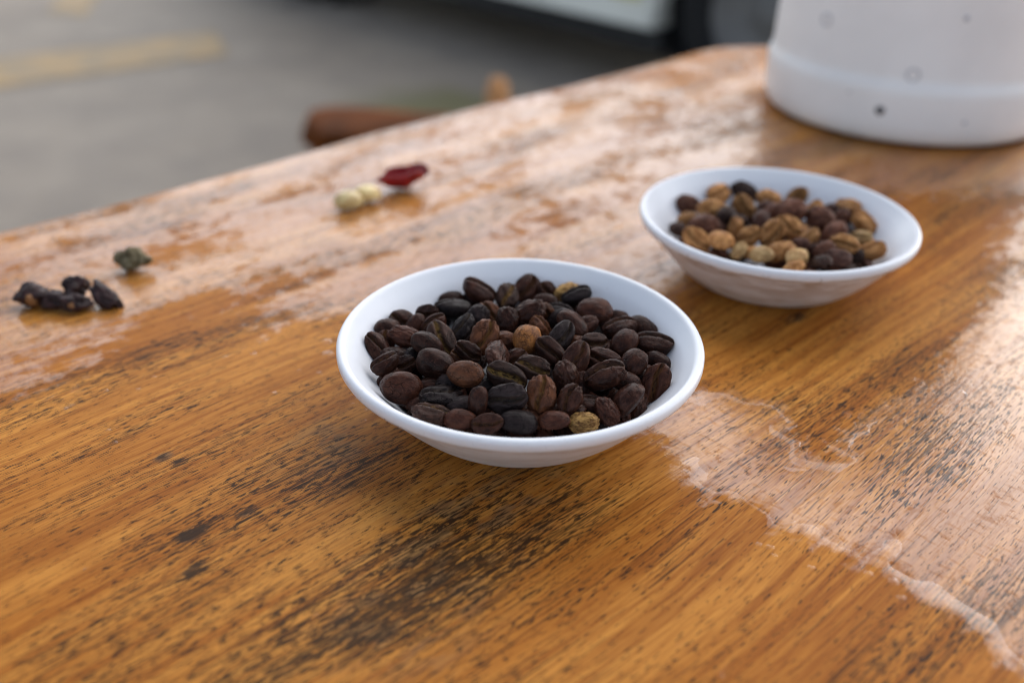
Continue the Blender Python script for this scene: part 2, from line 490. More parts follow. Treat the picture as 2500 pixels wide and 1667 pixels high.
WET_BACK = [(20, 400), (20, 240), (43.0, 238.2), (59.7, 237.5), (67.6, 239.6), (72.4, 235.1), (76.7, 238.9), (85.4, 241.9), (95.6, 251.7), (107.0, 255.1), (119.0, 257.0),
            (121.8, 247.1), (117.3, 232.1), (119.4, 224.3), (131.7, 217.3), (141.0, 213.9), (165, 190), (190, 165), (221, 152), (245, 158), (290, 165), (330, 180), (380, 140), (420, 112), (348, 103.9), (330, 92), (341, 60), (560, 40), (800, 100), (800, 420)]
WET_RIGHT = [(191.8, 120.1), (195.4, 111.3), (202.1, 99.8), (190.6, 90.3), (184.9, 82.8), (190.8, 77.4), (194.0, 82.5), (211.8, 84.4), (228.1, 81.3), (245.8, 79.2), (260.5, 82.4), (282.3, 85.8),
             (306.6, 89.6), (328, 94), (341.3, 66.1), (172.1, -1.6), (155.0, 20.7), (158.4, 29.7), (160.1, 42.9), (160.8, 48.5), (164.6, 53.2), (159.1, 55.8), (159.4, 59.7), (158.4, 64.1),
             (158.6, 69.2), (156.4, 73.9), (159.6, 81.3), (158.6, 87.2), (153.7, 91.7), (154.1, 98.4), (159.4, 104.2), (161.6, 112.3), (158.8, 123.1), (170, 135)]
STAIN_FRONT = [(57.0, 114.0), (83.5, 132.0), (107.6, 141.4), (126.8, 134.3), (142.5, 122.1), (126.7, 110.0), (102.9, 102.5), (77.5, 92.3)]
STAIN_LEFT = [(121.9, 185.4), (115.3, 149.4), (95.5, 148.6), (82.8, 164.5), (74.7, 176.1), (93.8, 180.6)]
SPOTS = [(62.9, 159.9, 2.4), (58.0, 149.1, 2.0), (74.8, 158.1, 1.4), (245.8, 124.1, 2.6), (71.0, 189.1, 1.6), (73.1, 185.0, 1.5)]

def edge_y(x):
    """far live edge of the slab, local mm"""
    return 347 + 4.0 * np.exp(-((x - 285) / 90.0) ** 2) + 0.8 * np.sin(x / 37.0) + 0.4 * np.sin(x / 13.0 + 1)
def end_x(v):
    """end of the slab as a function of the distance v from the far edge"""
    r = 26.0
    rr = np.where(v < r, r - np.sqrt(np.maximum(0, r * r - (r - np.minimum(v, r)) ** 2)), 0)
    return 536 + 0.55 * np.minimum(v, 260) + 4 * np.sin(v / 41.0) - rr

def build_table():
    g_fine = np.arange(0, 1.0001, 1 / 520.0)
    xs0 = np.concatenate([np.linspace(-900, -10, 60)[:-1]])
    v = np.concatenate([np.array([0, .4, .9, 1.6]), np.arange(2.4, 352, 1.1), np.linspace(353, 720, 40)])
    nv = len(v)
    cols = []
    ng = len(xs0) + len(g_fine)
    X = np.zeros((ng, nv)); Y = np.zeros((ng, nv))
    for j in range(nv):
        x = np.concatenate([xs0, -10 + (end_x(v[j]) + 10) * g_fine])
        X[:, j] = x
        Y[:, j] = edge_y(x) - v[j]
    Z = 0.35 * np.sin(X / 61.0 + 0.5) * np.sin(Y / 47.0 + 1.0) * 0.4
    flat = np.hypot(X, Y) < 1e9
    Z = np.where(flat, Z * 0.0, Z)
    verts = np.stack([X, Y, Z], 2).reshape(-1, 3)
    idx = np.arange(ng * nv).reshape(ng, nv)
    quads = np.stack([idx[:-1, :-1], idx[:-1, 1:], idx[1:, 1:], idx[1:, :-1]], 2).reshape(-1, 4)
    # perimeter loop and rolled edge
    loop = np.concatenate([idx[:, 0], idx[-1, 1:], idx[-2::-1, -1], idx[0, -2:0:-1]])
    pv = verts[loop]
    tng = np.roll(pv, -3, 0) - np.roll(pv, 3, 0)
    nor = np.stack([-tng[:, 1], tng[:, 0], 0 * tng[:, 0]], 1)
    nor /= np.linalg.norm(nor, axis=1)[:, None] + 1e-9
    cen = verts.mean(0)
    if ((pv - cen) * nor).sum() < 0: nor = -nor
    for _ in range(6):
        nor = (np.roll(nor, 1, 0) + nor + np.roll(nor, -1, 0)); nor /= np.linalg.norm(nor, axis=1)[:, None]
    rings = [(1.6, -0.25), (3.4, -1.1), (5.2, -2.8), (6.6, -5.5), (7.2, -9), (6.8, -16), (5.5, -26), (2.0, -36), (-4, -44), (-60, -46)]
    allv = [verts]; prev = loop; faces = [quads]; base = len(verts); L = len(loop)
    arc = np.arange(L)
    for k, (o, z) in enumerate(rings):
        wob = 0.5 * np.sin(arc / 17.0 + k) if k > 3 else 0
        rv = pv + nor * (np.asarray(o + wob))[..., None] if np.ndim(wob) else pv + nor * o
        rv = rv.copy(); rv[:, 2] = z
        allv.append(rv); cur = np.arange(base, base + L); base += L
        faces.append(np.stack([prev, np.roll(prev, -1), np.roll(cur, -1), cur], 1)); prev = cur
    V = np.concatenate(allv) * MM
    Fq = np.concatenate(faces)
    # orientation: first quad should face up
    me = bpy.data.meshes.new("table_top")
    me.vertices.add(len(V)); me.vertices.foreach_set("co", V.ravel())
    me.loops.add(Fq.size); me.loops.foreach_set("vertex_index", Fq.ravel().astype(np.int32))
    me.polygons.add(len(Fq)); me.polygons.foreach_set("loop_start", (np.arange(len(Fq)) * 4).astype(np.int32))
    me.update(calc_edges=True); me.validate()
    if me.polygons[0].normal.z < 0: me.flip_normals()
    gx, gy = V[:, 0] * 1000, V[:, 1] * 1000
    back = np.clip(0.5 + poly_sd(gx, gy, WET_BACK) / 34.0, 0, 0.93)
    wet = np.maximum(back, np.clip(0.5 + poly_sd(gx, gy, WET_RIGHT) / 13.0, 0, 1))
    patch = np.clip((gy - 150) / 60, 0, 1)
    # the film thins out in a half-dry band left of the front bowl and towards the far end
    half = np.exp(-(((gx - 92) / 26) ** 2 + ((gy - 232) / 26) ** 2))
    far = np.clip((gx - 330) / 160, 0, 1) * np.clip((gy - 190) / 60, 0, 1)
    wet = wet - 0.25 * half - 0.30 * far
    st = np.maximum(np.clip(0.5 + poly_sd(gx, gy, STAIN_FRONT) / 34, 0, 1), 0.8 * np.clip(0.45 + poly_sd(gx, gy, STAIN_LEFT) / 24, 0, 1))
    for sx, sy, sr in SPOTS:
        st = np.maximum(st, 1.5 * np.exp(-(((gx - sx) / (sr * 1.5)) ** 2 + ((gy - sy) / sr) ** 2)))
    for nm, arr in (("wet", wet), ("stain", st), ("patch", patch)):
        at = me.attributes.new(nm, 'FLOAT', 'POINT'); at.data.foreach_set("value", arr.astype(np.float32))
    root = empty("table", (0, 0, GZ), GA)
    top = link("table_top", me, MAT_WOOD, root); top.location.z = -GZ
    for lx, ly in ((-0.72, 0.26), (-0.72, -0.26), (0.43, 0.22), (0.43, -0.2)):
        lg = link("leg", box_mesh("table_leg", (0.08, 0.08, 0.705), 0.006), MAT_BENCH, root, smooth=False)
        lg.location = (lx, ly, 0.3525)
    tag(root, "orange-brown varnished wooden table with dark grain and a wet glossy surface", "table")
    return root
build_table()

# ------------------------------------------------------------------ bowls
def bowl_profile(R, Hb):
    k = R / 45.0
    pr = [(0, 1.6), (14, 1.6), (18, 0.9), (20.0, 0.1), (21.6, 0.1), (22.6, 0.6), (23.6, 1.5)]
    for i in range(1, 15):
        u = i / 14
        pr.append((22 + (42.2 - 22) * (0.06 + 0.94 * u) ** 0.66, 0.6 + (Hb - 3.4 - 0.6) * (0.05 + 0.95 * u)))
    pr += [(42.5, Hb - 3.1), (43.4, Hb - 2.9), (44.5, Hb - 2.3), (45.0, Hb - 1.3), (45.0, Hb - 0.1), (44.7, Hb + 0.5), (44.2, Hb + 0.8), (43.5, Hb + 0.85), (42.9, Hb + 0.55), (42.4, Hb - 0.1)]
    for i in range(13, -1, -1):
        u = i / 14
        pr.append((19.5 + (41.4 - 19.5) * u ** 0.66, 2.9 + (Hb - 0.8 - 2.9) * u))
    pr += [(12, 2.75), (0, 2.7)]
    return [(r * k * MM, z * MM) for r, z in pr]
def make_bowl(loc, R, Hb, label, wear_bounce=0.75):
    me = lathe("bowl", bowl_profile(R, Hb), 160)
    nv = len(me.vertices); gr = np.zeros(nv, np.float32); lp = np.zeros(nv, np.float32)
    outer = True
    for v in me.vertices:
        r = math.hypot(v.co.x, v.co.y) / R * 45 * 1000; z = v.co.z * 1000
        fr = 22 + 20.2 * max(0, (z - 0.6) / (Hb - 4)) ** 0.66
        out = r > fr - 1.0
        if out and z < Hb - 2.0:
            gr[v.index] = wear_bounce * (0.5 + 0.5 * max(0, (z - (Hb - 8)) / 6))  # stain and painted bounce tint outside, stronger towards the lip
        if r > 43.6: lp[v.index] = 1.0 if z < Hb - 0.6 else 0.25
    a = me.attributes.new("grime_bounce", 'FLOAT', 'POINT'); a.data.foreach_set("value", gr)
    a = me.attributes.new("lip", 'FLOAT', 'POINT'); a.data.foreach_set("value", lp)
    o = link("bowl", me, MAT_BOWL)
    o.location = loc
    tag(o, label, "bowl")
    return o
BOWL1 = Vector((2.06, 206.7, 0)) * MM
BOWL2 = Vector((84.18, 288.7, 0)) * MM
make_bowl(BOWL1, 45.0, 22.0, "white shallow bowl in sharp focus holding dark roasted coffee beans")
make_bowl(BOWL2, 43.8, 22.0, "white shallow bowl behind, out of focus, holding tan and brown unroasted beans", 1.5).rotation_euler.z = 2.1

# ------------------------------------------------------------------ beans
def bean_mesh(name, seed, style):
    """unit bean (half extents 1): long axis X, domed side +Z, seam on -Z"""
    rg = random.Random(seed)
    nu, nw = 34, 60
    ph = rg.uniform(0, 9)
    curve = rg.uniform(0.08, 0.22) * rg.choice((-1, 1))
    gw = rg.uniform(0.10, 0.15); gd = rg.uniform(0.55, 0.8)
    lop = rg.uniform(-0.12, 0.12)
    vs = []; seam = []
    def pt(phi, th):
        x = math.cos(phi); s = max(0.0, math.sin(phi)) ** 0.92
        y = s * math.cos(th); z = s * math.sin(th)
        y *= 1 + lop * x
        sm = 0.0
        if style == 'peaberry':
            zz = z * 1.0
            if z < 0: zz = z * 0.9
        else:
            zz = (abs(z) ** 0.88) * 1.12 if z > 0 else -(abs(z) ** 0.62) * 0.62
        if z < 0 and style != 'cherry':
            yc = curve * math.sin(2.4 * x + ph * 0.2) + 0.02 * math.sin(9 * x + ph)
            d = abs(y - yc)
            fade = max(0.0, 1 - abs(x) ** 5)
            g = math.exp(-(d / gw) ** 2) * fade * min(1, abs(z) * 3)
            lipb = math.exp(-((d - 0.34) / 0.2) ** 2) * 0.16 * fade
            zz += gd * g - lipb
            sm = min(1.0, g * 1.3)
        p = Vector((x, y, zz))
        amp = {'normal': 0.07, 'peaberry': 0.06, 'wrinkled': 0.13, 'cherry': 0.10}[style]
        nn = noise.noise(p * 1.5 + Vector((seed * 3.1, 0, 0))) * amp + noise.noise(p * 4.5 + Vector((0, seed * 2.3, 0))) * amp * (0.75 if style in ('wrinkled', 'cherry') else 0.35)
        p *= 1 + nn
        return p, sm
    ring = []
    for j in range(nw):                                    # samples crowd around the seam (th = -90 deg)
        t = 2 * math.pi * j / nw
        ring.append(t + 0.62 * math.sin(t) - math.pi / 2)
    for i in range(1, nu):
        phi = math.pi * (i / nu)
        for th in ring:
            p, s = pt(phi, th); vs.append(p); seam.append(s)
    a = len(vs); p, s = pt(0.0, 0); vs.append(p); seam.append(0)
    p, s = pt(math.pi, 0); vs.append(p); seam.append(0)
    fs = []
    for i in range(nu - 2):
        for j in range(nw):
            k = (j + 1) % nw
            fs.append((i * nw + j, (i + 1) * nw + j, (i + 1) * nw + k, i * nw + k))
    for j in range(nw):
        k = (j + 1) % nw
        fs.append((a, j, k)); fs.append(((nu - 2) * nw + k, (nu - 2) * nw + j, a + 1))
    me = mesh(name, vs, fs)
    at = me.attributes.new("seam", 'FLOAT', 'POINT'); at.data.foreach_set("value", np.array(seam, np.float32))
    me.polygons.foreach_set("use_smooth", [True] * len(me.polygons))
    return me
STYLES = ['normal'] * 5 + ['wrinkled'] * 4 + ['peaberry'] * 2 + ['cherry'] * 3
SHAPES = [bean_mesh("bean", 11 + k, s) for k, s in enumerate(STYLES)]

# half extents and pose of every bean, measured for each bowl, millimetres from the bowl's foot
FRONT_BEANS = [
(-35.9,1.6,17.7, 0.195,-0.862,0.409,0.227, 4.2,2.8,2.0, 'd','c'),
(-34.3,10.5,17.7, 0.909,0.360,0.176,0.119, 3.6,2.8,2.0, 'd','b'),
(-34.5,5.2,16.5, 0.337,-0.659,-0.651,-0.167, 3.6,2.6,1.9, 'm','c'),
(-31.2,15.9,17.3, 0.466,-0.869,0.167,0.026, 3.6,3.0,2.1, 'd','c'),
(-27.5,12.5,17.7, 0.751,0.416,-0.198,0.473, 3.6,2.4,1.7, 'd','b'),
(-29.2,4.7,18.9, 0.951,0.282,0.067,-0.111, 4.4,2.9,2.1, 'm','b'),
(-24.8,17.6,18.4, 0.492,-0.836,0.026,-0.242, 3.6,2.7,2.0, 'd','c'),
(-19.2,29.8,16.7, 0.969,0.221,0.012,0.115, 3.6,2.4,1.7, 'd','b'),
(-18.1,20.6,19.0, 0.118,0.990,0.078,-0.021, 4.9,3.6,3.0, 'k','s'),
(-22.4,11.0,19.3, 0.150,-0.936,-0.189,-0.255, 3.6,2.7,2.2, 'm','s'),
(-14.2,31.3,15.5, 0.817,0.319,-0.306,0.371, 3.6,2.4,1.7, 'd','b'),
(-11.4,30.8,19.2, 0.025,-0.953,0.166,0.252, 5.0,3.7,3.0, 'd','s'),
(-3.7,30.4,17.7, 0.287,-0.741,-0.598,-0.107, 4.0,3.2,2.3, 'g','c'),
(1.9,35.6,17.5, 0.363,-0.773,-0.501,-0.139, 4.5,3.7,2.6, 'd','c'),
(7.7,34.3,17.0, 0.421,-0.744,0.357,0.377, 3.6,2.9,2.1, 'd','c'),
(7.0,27.0,17.9, 0.895,0.445,-0.003,-0.011, 3.6,2.4,1.7, 'd','b'),
(13.4,33.4,17.6, 0.915,0.389,-0.037,0.097, 3.9,2.8,2.0, 'y','b'),
(15.3,29.3,19.0, 0.021,-0.982,0.007,-0.190, 4.3,3.2,2.6, 'k','s'),
(19.5,18.6,19.7, 0.941,0.273,-0.110,-0.166, 5.0,3.9,2.8, 'm','b'),
(25.8,20.5,16.8, 0.878,0.474,-0.062,-0.030, 3.6,2.4,1.7, 'd','b'),
(10.4,20.8,18.5, 0.023,-0.992,0.107,0.063, 3.7,2.7,2.4, 'k','s'),
(13.4,9.3,20.7, 0.886,0.276,0.235,-0.289, 4.7,3.1,2.3, 'd','b'),
(25.6,11.8,19.1, 0.017,0.990,0.061,0.129, 4.5,3.3,2.7, 'd','s'),
(32.0,14.1,17.7, 0.916,0.306,0.030,-0.259, 4.3,3.0,2.1, 'd','b'),
(34.0,4.9,18.6, 0.037,-0.996,0.078,0.019, 5.0,3.7,3.0, 'd','s'),
(26.1,3.3,19.1, 0.898,0.182,-0.237,0.324, 4.0,3.3,2.3, 'd','b'),
(18.3,0.2,20.7, 0.464,-0.865,-0.163,0.100, 3.7,2.8,2.0, 'd','c'),
(10.3,1.8,21.7, 0.504,-0.710,-0.490,-0.042, 4.4,3.0,2.2, 'k','c'),
(1.6,-1.3,22.1, 0.760,0.174,-0.186,0.597, 4.2,3.5,2.5, 'o','b'),
(2.1,13.3,21.6, 0.884,0.377,-0.228,0.156, 4.7,3.2,2.3, 'm','b'),
(6.7,16.8,19.8, 0.535,-0.650,0.270,0.467, 3.6,2.4,1.7, 'r','c'),
(5.3,8.8,20.0, 0.104,-0.898,0.086,0.418, 3.6,2.7,2.5, 'r','s'),
(-3.4,10.5,21.1, 0.665,0.235,-0.375,0.602, 3.6,2.9,2.1, 'd','b'),
(-7.9,18.9,18.8, 0.388,-0.839,0.365,0.109, 3.6,2.4,1.7, 'r','c'),
(-11.3,15.7,19.0, 0.790,0.368,-0.233,0.432, 3.6,2.9,2.1, 'k','b'),
(-14.7,7.0,20.6, 0.120,-0.854,-0.439,-0.253, 4.0,2.7,2.0, 'k','c'),
(-9.0,-0.5,22.3, 0.415,-0.723,-0.519,-0.190, 4.8,3.2,2.3, 'r','c'),
(-19.5,0.6,20.7, 0.339,-0.805,0.423,0.240, 5.0,3.3,2.4, 'g','c'),
(-22.9,-3.0,21.3, 0.854,0.463,0.012,-0.236, 4.4,2.9,2.1, 'd','b'),
(-20.2,-10.8,20.5, 0.772,0.598,-0.103,-0.190, 5.0,3.8,2.8, 'd','b'),
(-32.5,-9.4,19.6, 0.072,-0.948,-0.248,-0.186, 3.6,2.7,2.4, 'd','s'),
(-31.1,-1.8,17.1, 0.978,0.175,0.090,0.075, 3.6,2.4,1.7, 'd','b'),
(-28.6,-6.4,16.8, 0.378,-0.883,-0.240,-0.141, 3.6,2.4,1.7, 'd','c'),
(-27.5,-18.7,18.6, 0.859,0.502,0.093,-0.045, 5.0,3.9,2.8, 'm','b'),
(-31.6,-10.4,15.6, 0.785,0.315,-0.221,0.486, 3.6,2.4,1.7, 'm','b'),
(-18.1,-21.5,18.3, 0.009,0.969,0.236,-0.065, 5.0,3.7,3.0, 'k','s'),
(-20.7,-14.7,16.3, 0.861,0.490,0.112,0.074, 3.6,2.4,1.7, 'd','b'),
(-12.8,-17.5,22.1, 0.898,0.375,-0.154,-0.171, 4.7,3.1,2.3, 'r','b'),
(-12.6,-6.0,21.2, 0.493,-0.828,0.165,0.208, 3.6,2.4,1.7, 'd','c'),
(-13.9,-5.0,18.3, 0.292,-0.926,0.123,0.203, 3.6,2.4,1.7, 'r','c'),
(-5.7,-9.3,22.2, 0.686,0.322,0.251,0.603, 4.7,3.2,2.3, 'd','b'),
(-4.5,2.0,19.8, 0.867,0.486,-0.105,-0.041, 3.6,2.4,1.7, 'r','b'),
(-1.3,-7.1,19.8, 0.317,-0.887,-0.254,-0.218, 3.6,2.4,1.7, 'd','c'),
(2.9,-14.1,22.1, 0.443,-0.886,0.133,0.023, 4.3,2.9,2.1, 'g','c'),
(-3.2,-17.0,21.3, 0.430,-0.866,0.249,0.057, 5.0,3.3,2.4, 'G','c'),
(-8.2,-16.1,17.9, 0.924,0.254,-0.112,0.263, 3.7,2.5,1.8, 'k','b'),
(-3.0,-25.6,20.8, 0.524,-0.835,-0.064,-0.153, 4.9,3.5,2.5, 'k','c'),
(4.8,-24.4,21.4, 0.213,-0.705,-0.571,-0.362, 4.4,3.4,2.5, 'r','c'),
(7.3,-5.5,21.4, 0.456,-0.787,0.384,0.162, 4.5,3.0,2.2, 'd','c'),
(13.2,2.7,18.7, 0.905,0.327,-0.243,-0.125, 3.6,2.4,1.7, 'r','b'),
(13.3,-9.4,21.8, 0.322,-0.784,-0.484,-0.216, 4.7,3.2,2.3, 'd','c'),
(10.6,-16.8,21.5, 0.733,0.315,0.473,-0.373, 4.0,3.1,2.2, 'd','b'),
(20.3,-6.2,19.8, 0.399,-0.902,0.158,-0.041, 4.4,3.0,2.1, 'd','c'),
(19.6,-16.1,21.8, 0.059,-0.980,-0.065,-0.180, 5.0,3.7,3.0, 'd','s'),
(27.3,-8.4,20.4, 0.865,0.205,-0.260,0.377, 3.8,3.2,2.2, 'd','b'),
(34.1,-2.3,17.3, 0.798,0.512,-0.163,-0.272, 3.6,2.5,1.8, 'd','b'),
(32.4,-12.3,17.5, 0.374,-0.749,-0.463,-0.290, 4.9,3.3,2.4, 'm','c'),
(25.1,-14.4,18.8, 0.881,0.461,0.101,-0.036, 3.6,2.4,1.7, 'd','b'),
(24.8,-22.5,19.0, 0.886,-0.179,-0.411,0.116, 4.6,3.8,2.7, 'd','b'),
(16.5,-22.0,17.6, 0.009,0.998,0.017,-0.059, 3.7,2.8,2.4, 'd','s'),
(19.7,-26.1,18.3, 0.820,0.311,0.248,-0.411, 3.6,2.7,2.0, 'm','b'),
(11.2,-25.7,21.1, 0.192,-0.826,-0.449,-0.283, 3.6,2.7,2.0, 'd','c'),
(14.5,-14.8,17.6, 0.718,0.184,-0.439,0.507, 3.6,2.4,1.7, 'd','b'),
(11.5,-25.4,17.2, 0.081,0.993,0.042,0.081, 3.6,2.7,2.2, 'd','s'),
(7.7,-30.1,18.3, 0.982,0.165,-0.086,-0.036, 3.6,2.4,1.7, 'm','b'),
(14.2,-29.8,17.6, 0.919,0.375,-0.119,-0.011, 3.6,2.4,1.7, 'y','f'),
(2.2,-26.9,16.6, 0.939,0.254,0.069,-0.222, 3.6,2.4,1.7, 'r','b'),
(-0.3,-30.6,18.0, 0.971,0.228,0.060,-0.032, 4.3,2.9,2.1, 'k','b'),
(-7.1,-32.5,18.7, 0.450,-0.885,-0.056,-0.105, 3.6,2.4,1.7, 'd','c'),
(-9.4,-26.7,20.5, 0.704,0.251,-0.480,0.460, 3.6,2.4,1.7, 'd','b'),
(-8.9,-25.8,16.5, 0.672,0.355,-0.302,0.575, 3.6,2.4,1.7, 'd','b'),
(-13.2,-30.4,18.2, 0.871,0.491,-0.014,0.004, 3.6,2.4,1.7, 'm','b'),
(-20.0,-27.9,18.0, 0.082,0.994,-0.019,-0.065, 4.4,3.3,2.7, 'g','s'),
(-13.4,-24.2,17.6, 0.899,0.392,-0.018,0.195, 3.6,2.4,1.7, 'k','b'),
(-25.5,-2.0,17.2, 0.823,0.455,0.293,0.176, 3.6,2.4,1.7, 'k','b'),
(10.2,14.4,19.7, 0.864,0.363,-0.326,0.121, 3.6,2.4,1.7, 'k','b'),
(29.2,-8.7,16.4, 0.962,0.266,-0.009,-0.058, 3.6,2.4,1.7, 'd','b'),
(-16.3,-15.7,18.4, 0.969,0.236,-0.046,-0.062, 3.6,2.4,1.7, 'k','b'),
(-22.9,-20.8,15.6, 0.944,0.246,0.082,0.203, 3.6,2.4,1.7, 'd','b'),
(17.1,12.8,18.8, 0.878,0.399,-0.046,0.262, 3.6,2.4,1.7, 'd','b'),
(-28.6,-0.0,10.1, 0.177,-0.210,-0.344,-0.898, 4.3,3.1,2.3, 'd','u'),
(20.1,-3.3,9.8, 0.417,0.181,0.451,-0.768, 3.9,2.9,2.1, 'd','u'),
(-4.3,-9.8,13.8, 0.478,0.048,0.464,-0.744, 4.1,3.0,2.3, 'm','u'),
(-6.1,15.6,9.9, 0.451,-0.562,0.687,0.095, 3.9,2.9,2.2, 'k','u'),
(-24.4,-3.8,8.0, 0.177,-0.459,-0.152,0.857, 4.0,3.0,2.2, 'd','u'),
(2.0,25.9,14.1, 0.088,-0.446,-0.072,-0.888, 4.3,3.2,2.4, 'd','u'),
(7.2,-17.6,10.8, 0.272,-0.120,-0.096,0.950, 4.6,3.4,2.5, 'd','u'),
(16.8,22.1,14.9, 0.253,0.010,0.919,0.303, 4.0,3.0,2.2, 'd','u'),
(-12.7,-13.7,8.0, 0.206,0.351,-0.894,-0.189, 4.0,3.0,2.2, 'm','u'),
(13.9,-19.4,8.6, 0.767,0.085,0.157,-0.616, 3.9,2.9,2.1, 'd','u'),
(11.4,-0.2,10.0, 0.162,-0.973,0.098,-0.129, 4.5,3.3,2.5, 'm','u'),
(-18.9,16.2,7.0, 0.006,0.627,0.624,0.465, 3.7,2.8,2.1, 'k','u'),
(15.7,4.0,7.3, 0.150,-0.492,-0.077,-0.854, 4.4,3.2,2.4, 'd','u'),
(-7.5,-22.4,13.2, 0.748,-0.362,0.173,-0.528, 3.9,2.9,2.2, 'm','u'),
(5.0,3.1,11.4, 0.970,0.080,-0.090,0.209, 4.3,3.2,2.4, 'd','u'),
(-22.0,2.5,7.2, 0.446,0.604,0.659,-0.053, 4.6,3.4,2.5, 'k','u'),
(-1.5,20.5,10.2, 0.039,-0.578,0.815,-0.015, 3.8,2.8,2.1, 'm','u'),
(-20.2,-8.4,10.3, 0.098,-0.708,-0.656,0.244, 3.8,2.8,2.1, 'm','u'),
(9.7,-6.6,11.1, 0.634,-0.234,-0.487,0.554, 4.6,3.4,2.5, 'd','u'),
(-15.5,-12.5,13.0, 0.665,-0.187,0.074,-0.719, 4.1,3.0,2.3, 'd','u'),
(10.5,-20.4,5.9, 0.100,-0.936,-0.224,0.253, 4.0,2.9,2.2, 'd','u'),
(2.1,16.1,8.4, 0.169,-0.547,0.817,0.067, 4.0,2.9,2.2, 'd','u'),
(-13.7,7.9,11.5, 0.990,0.036,0.134,0.029, 3.8,2.8,2.1, 'm','u'),
(24.3,10.5,8.7, 0.145,0.909,0.383,0.072, 4.0,3.0,2.2, 'k','u'),
(5.2,-24.5,7.2, 0.931,-0.295,0.070,-0.201, 4.2,3.1,2.3, 'd','u'),
(-2.1,27.4,9.7, 0.152,0.413,0.898,0.018, 3.7,2.8,2.1, 'k','u'),
(-10.1,12.6,10.4, 0.220,-0.376,-0.900,-0.036, 3.8,2.8,2.1, 'd','u'),
(7.5,5.0,8.1, 0.917,0.324,-0.043,-0.228, 3.7,2.7,2.0, 'd','u'),
(27.9,0.0,11.6, 0.046,-0.238,-0.458,-0.855, 4.2,3.1,2.3, 'd','u'),
(0.0,-16.9,11.8, 0.825,-0.416,-0.063,0.377, 3.9,2.9,2.1, 'm','u'),
(18.9,7.9,10.6, 0.813,0.359,-0.102,-0.447, 4.6,3.4,2.5, 'm','u'),
(-19.1,25.7,15.3, 0.170,0.851,0.359,-0.343, 3.7,2.7,2.0, 'k','u'),
(-8.5,26.0,9.3, 0.381,0.075,0.151,-0.909, 3.8,2.8,2.1, 'd','u'),
(27.2,-16.4,14.0, 0.583,0.276,0.027,-0.764, 4.5,3.3,2.5, 'd','u'),
(15.9,-8.5,10.5, 0.042,-0.333,-0.942,0.018, 3.8,2.8,2.1, 'k','u'),
(3.0,-23.0,11.4, 0.020,-0.943,-0.286,-0.167, 3.7,2.8,2.0, 'k','u'),
(-18.4,5.2,10.3, 0.480,-0.115,0.356,0.794, 4.1,3.0,2.2, 'd','u'),
(-3.2,-16.4,8.0, 0.219,-0.267,-0.914,0.214, 4.4,3.3,2.4, 'd','u'),
(-22.0,16.6,12.2, 0.885,-0.389,0.227,-0.114, 4.2,3.1,2.3, 'k','u'),
(19.5,1.0,14.7, 0.641,0.049,-0.485,-0.593, 3.8,2.8,2.1, 'd','u'),
(12.5,23.2,8.6, 0.172,-0.691,-0.698,0.072, 4.6,3.4,2.5, 'd','u'),
(-23.9,7.6,11.8, 0.696,-0.152,0.177,-0.679, 3.6,2.7,2.0, 'm','u'),
(21.7,14.7,10.6, 0.966,0.122,-0.225,0.040, 3.8,2.8,2.1, 'd','u'),
(-17.5,-4.7,14.7, 0.331,-0.862,-0.374,-0.085, 4.5,3.4,2.5, 'm','u'),
(-27.5,-8.0,10.1, 0.867,0.339,-0.147,-0.335, 3.7,2.8,2.1, 'm','u'),
(-26.0,-13.9,12.4, 0.140,-0.377,-0.914,0.047, 4.1,3.1,2.4, 'd','u'),
(-22.6,-19.6,11.8, 0.987,-0.084,-0.086,-0.104, 3.9,3.0,2.3, 'd','u'),
(-17.5,-23.4,13.2, 0.369,0.625,0.687,0.011, 3.9,3.0,2.3, 'd','u'),
(-12.3,-26.3,12.0, 0.279,-0.491,0.794,0.225, 3.9,3.0,2.3, 'm','u'),
(-6.1,-28.9,11.8, 0.293,0.094,0.213,0.927, 4.2,3.2,2.4, 'd','u'),
(-0.0,-28.7,13.1, 0.475,-0.033,0.068,0.877, 3.9,3.0,2.3, 'd','u'),
(6.2,-28.2,11.9, 0.349,-0.346,-0.868,0.066, 4.1,3.1,2.4, 'd','u'),
(11.2,-24.7,9.9, 0.914,-0.031,0.354,-0.195, 4.2,3.2,2.4, 'd','u'),
(17.4,-23.1,13.2, 0.654,-0.085,0.163,-0.734, 3.9,3.0,2.3, 'k','u'),
(23.1,-20.1,13.3, 0.222,0.545,0.755,0.290, 3.8,2.9,2.2, 'm','u'),
(24.7,-13.4,11.6, 0.835,0.193,0.307,-0.413, 4.4,3.3,2.5, 'd','u'),
(28.6,-8.4,11.0, 0.072,-0.285,-0.223,0.930, 4.1,3.1,2.4, 'd','u'),
(32.0,-6.0,14.9, 0.375,0.161,-0.262,0.875, 3.6,2.8,2.1, 'd','u'),
(31.3,4.0,13.4, 0.441,0.705,0.536,0.143, 4.2,3.2,2.4, 'k','u'),
(27.5,13.4,13.6, 0.936,0.085,0.341,-0.004, 4.2,3.2,2.4, 'k','u'),
(23.1,22.5,14.1, 0.359,-0.054,0.273,-0.891, 3.6,2.8,2.1, 'd','u'),
(14.6,28.1,13.7, 0.030,0.990,-0.063,-0.121, 4.3,3.3,2.5, 'd','u'),
(5.0,30.7,13.9, 0.247,0.511,0.804,-0.178, 4.1,3.1,2.4, 'd','u'),
(-4.8,30.4,12.7, 0.086,0.134,0.973,-0.164, 4.1,3.1,2.4, 'd','u'),
(-13.8,26.5,11.6, 0.096,-0.724,-0.682,-0.041, 4.3,3.3,2.5, 'd','u'),
(-22.7,22.0,14.1, 0.144,0.127,0.947,0.259, 4.1,3.1,2.4, 'k','u'),
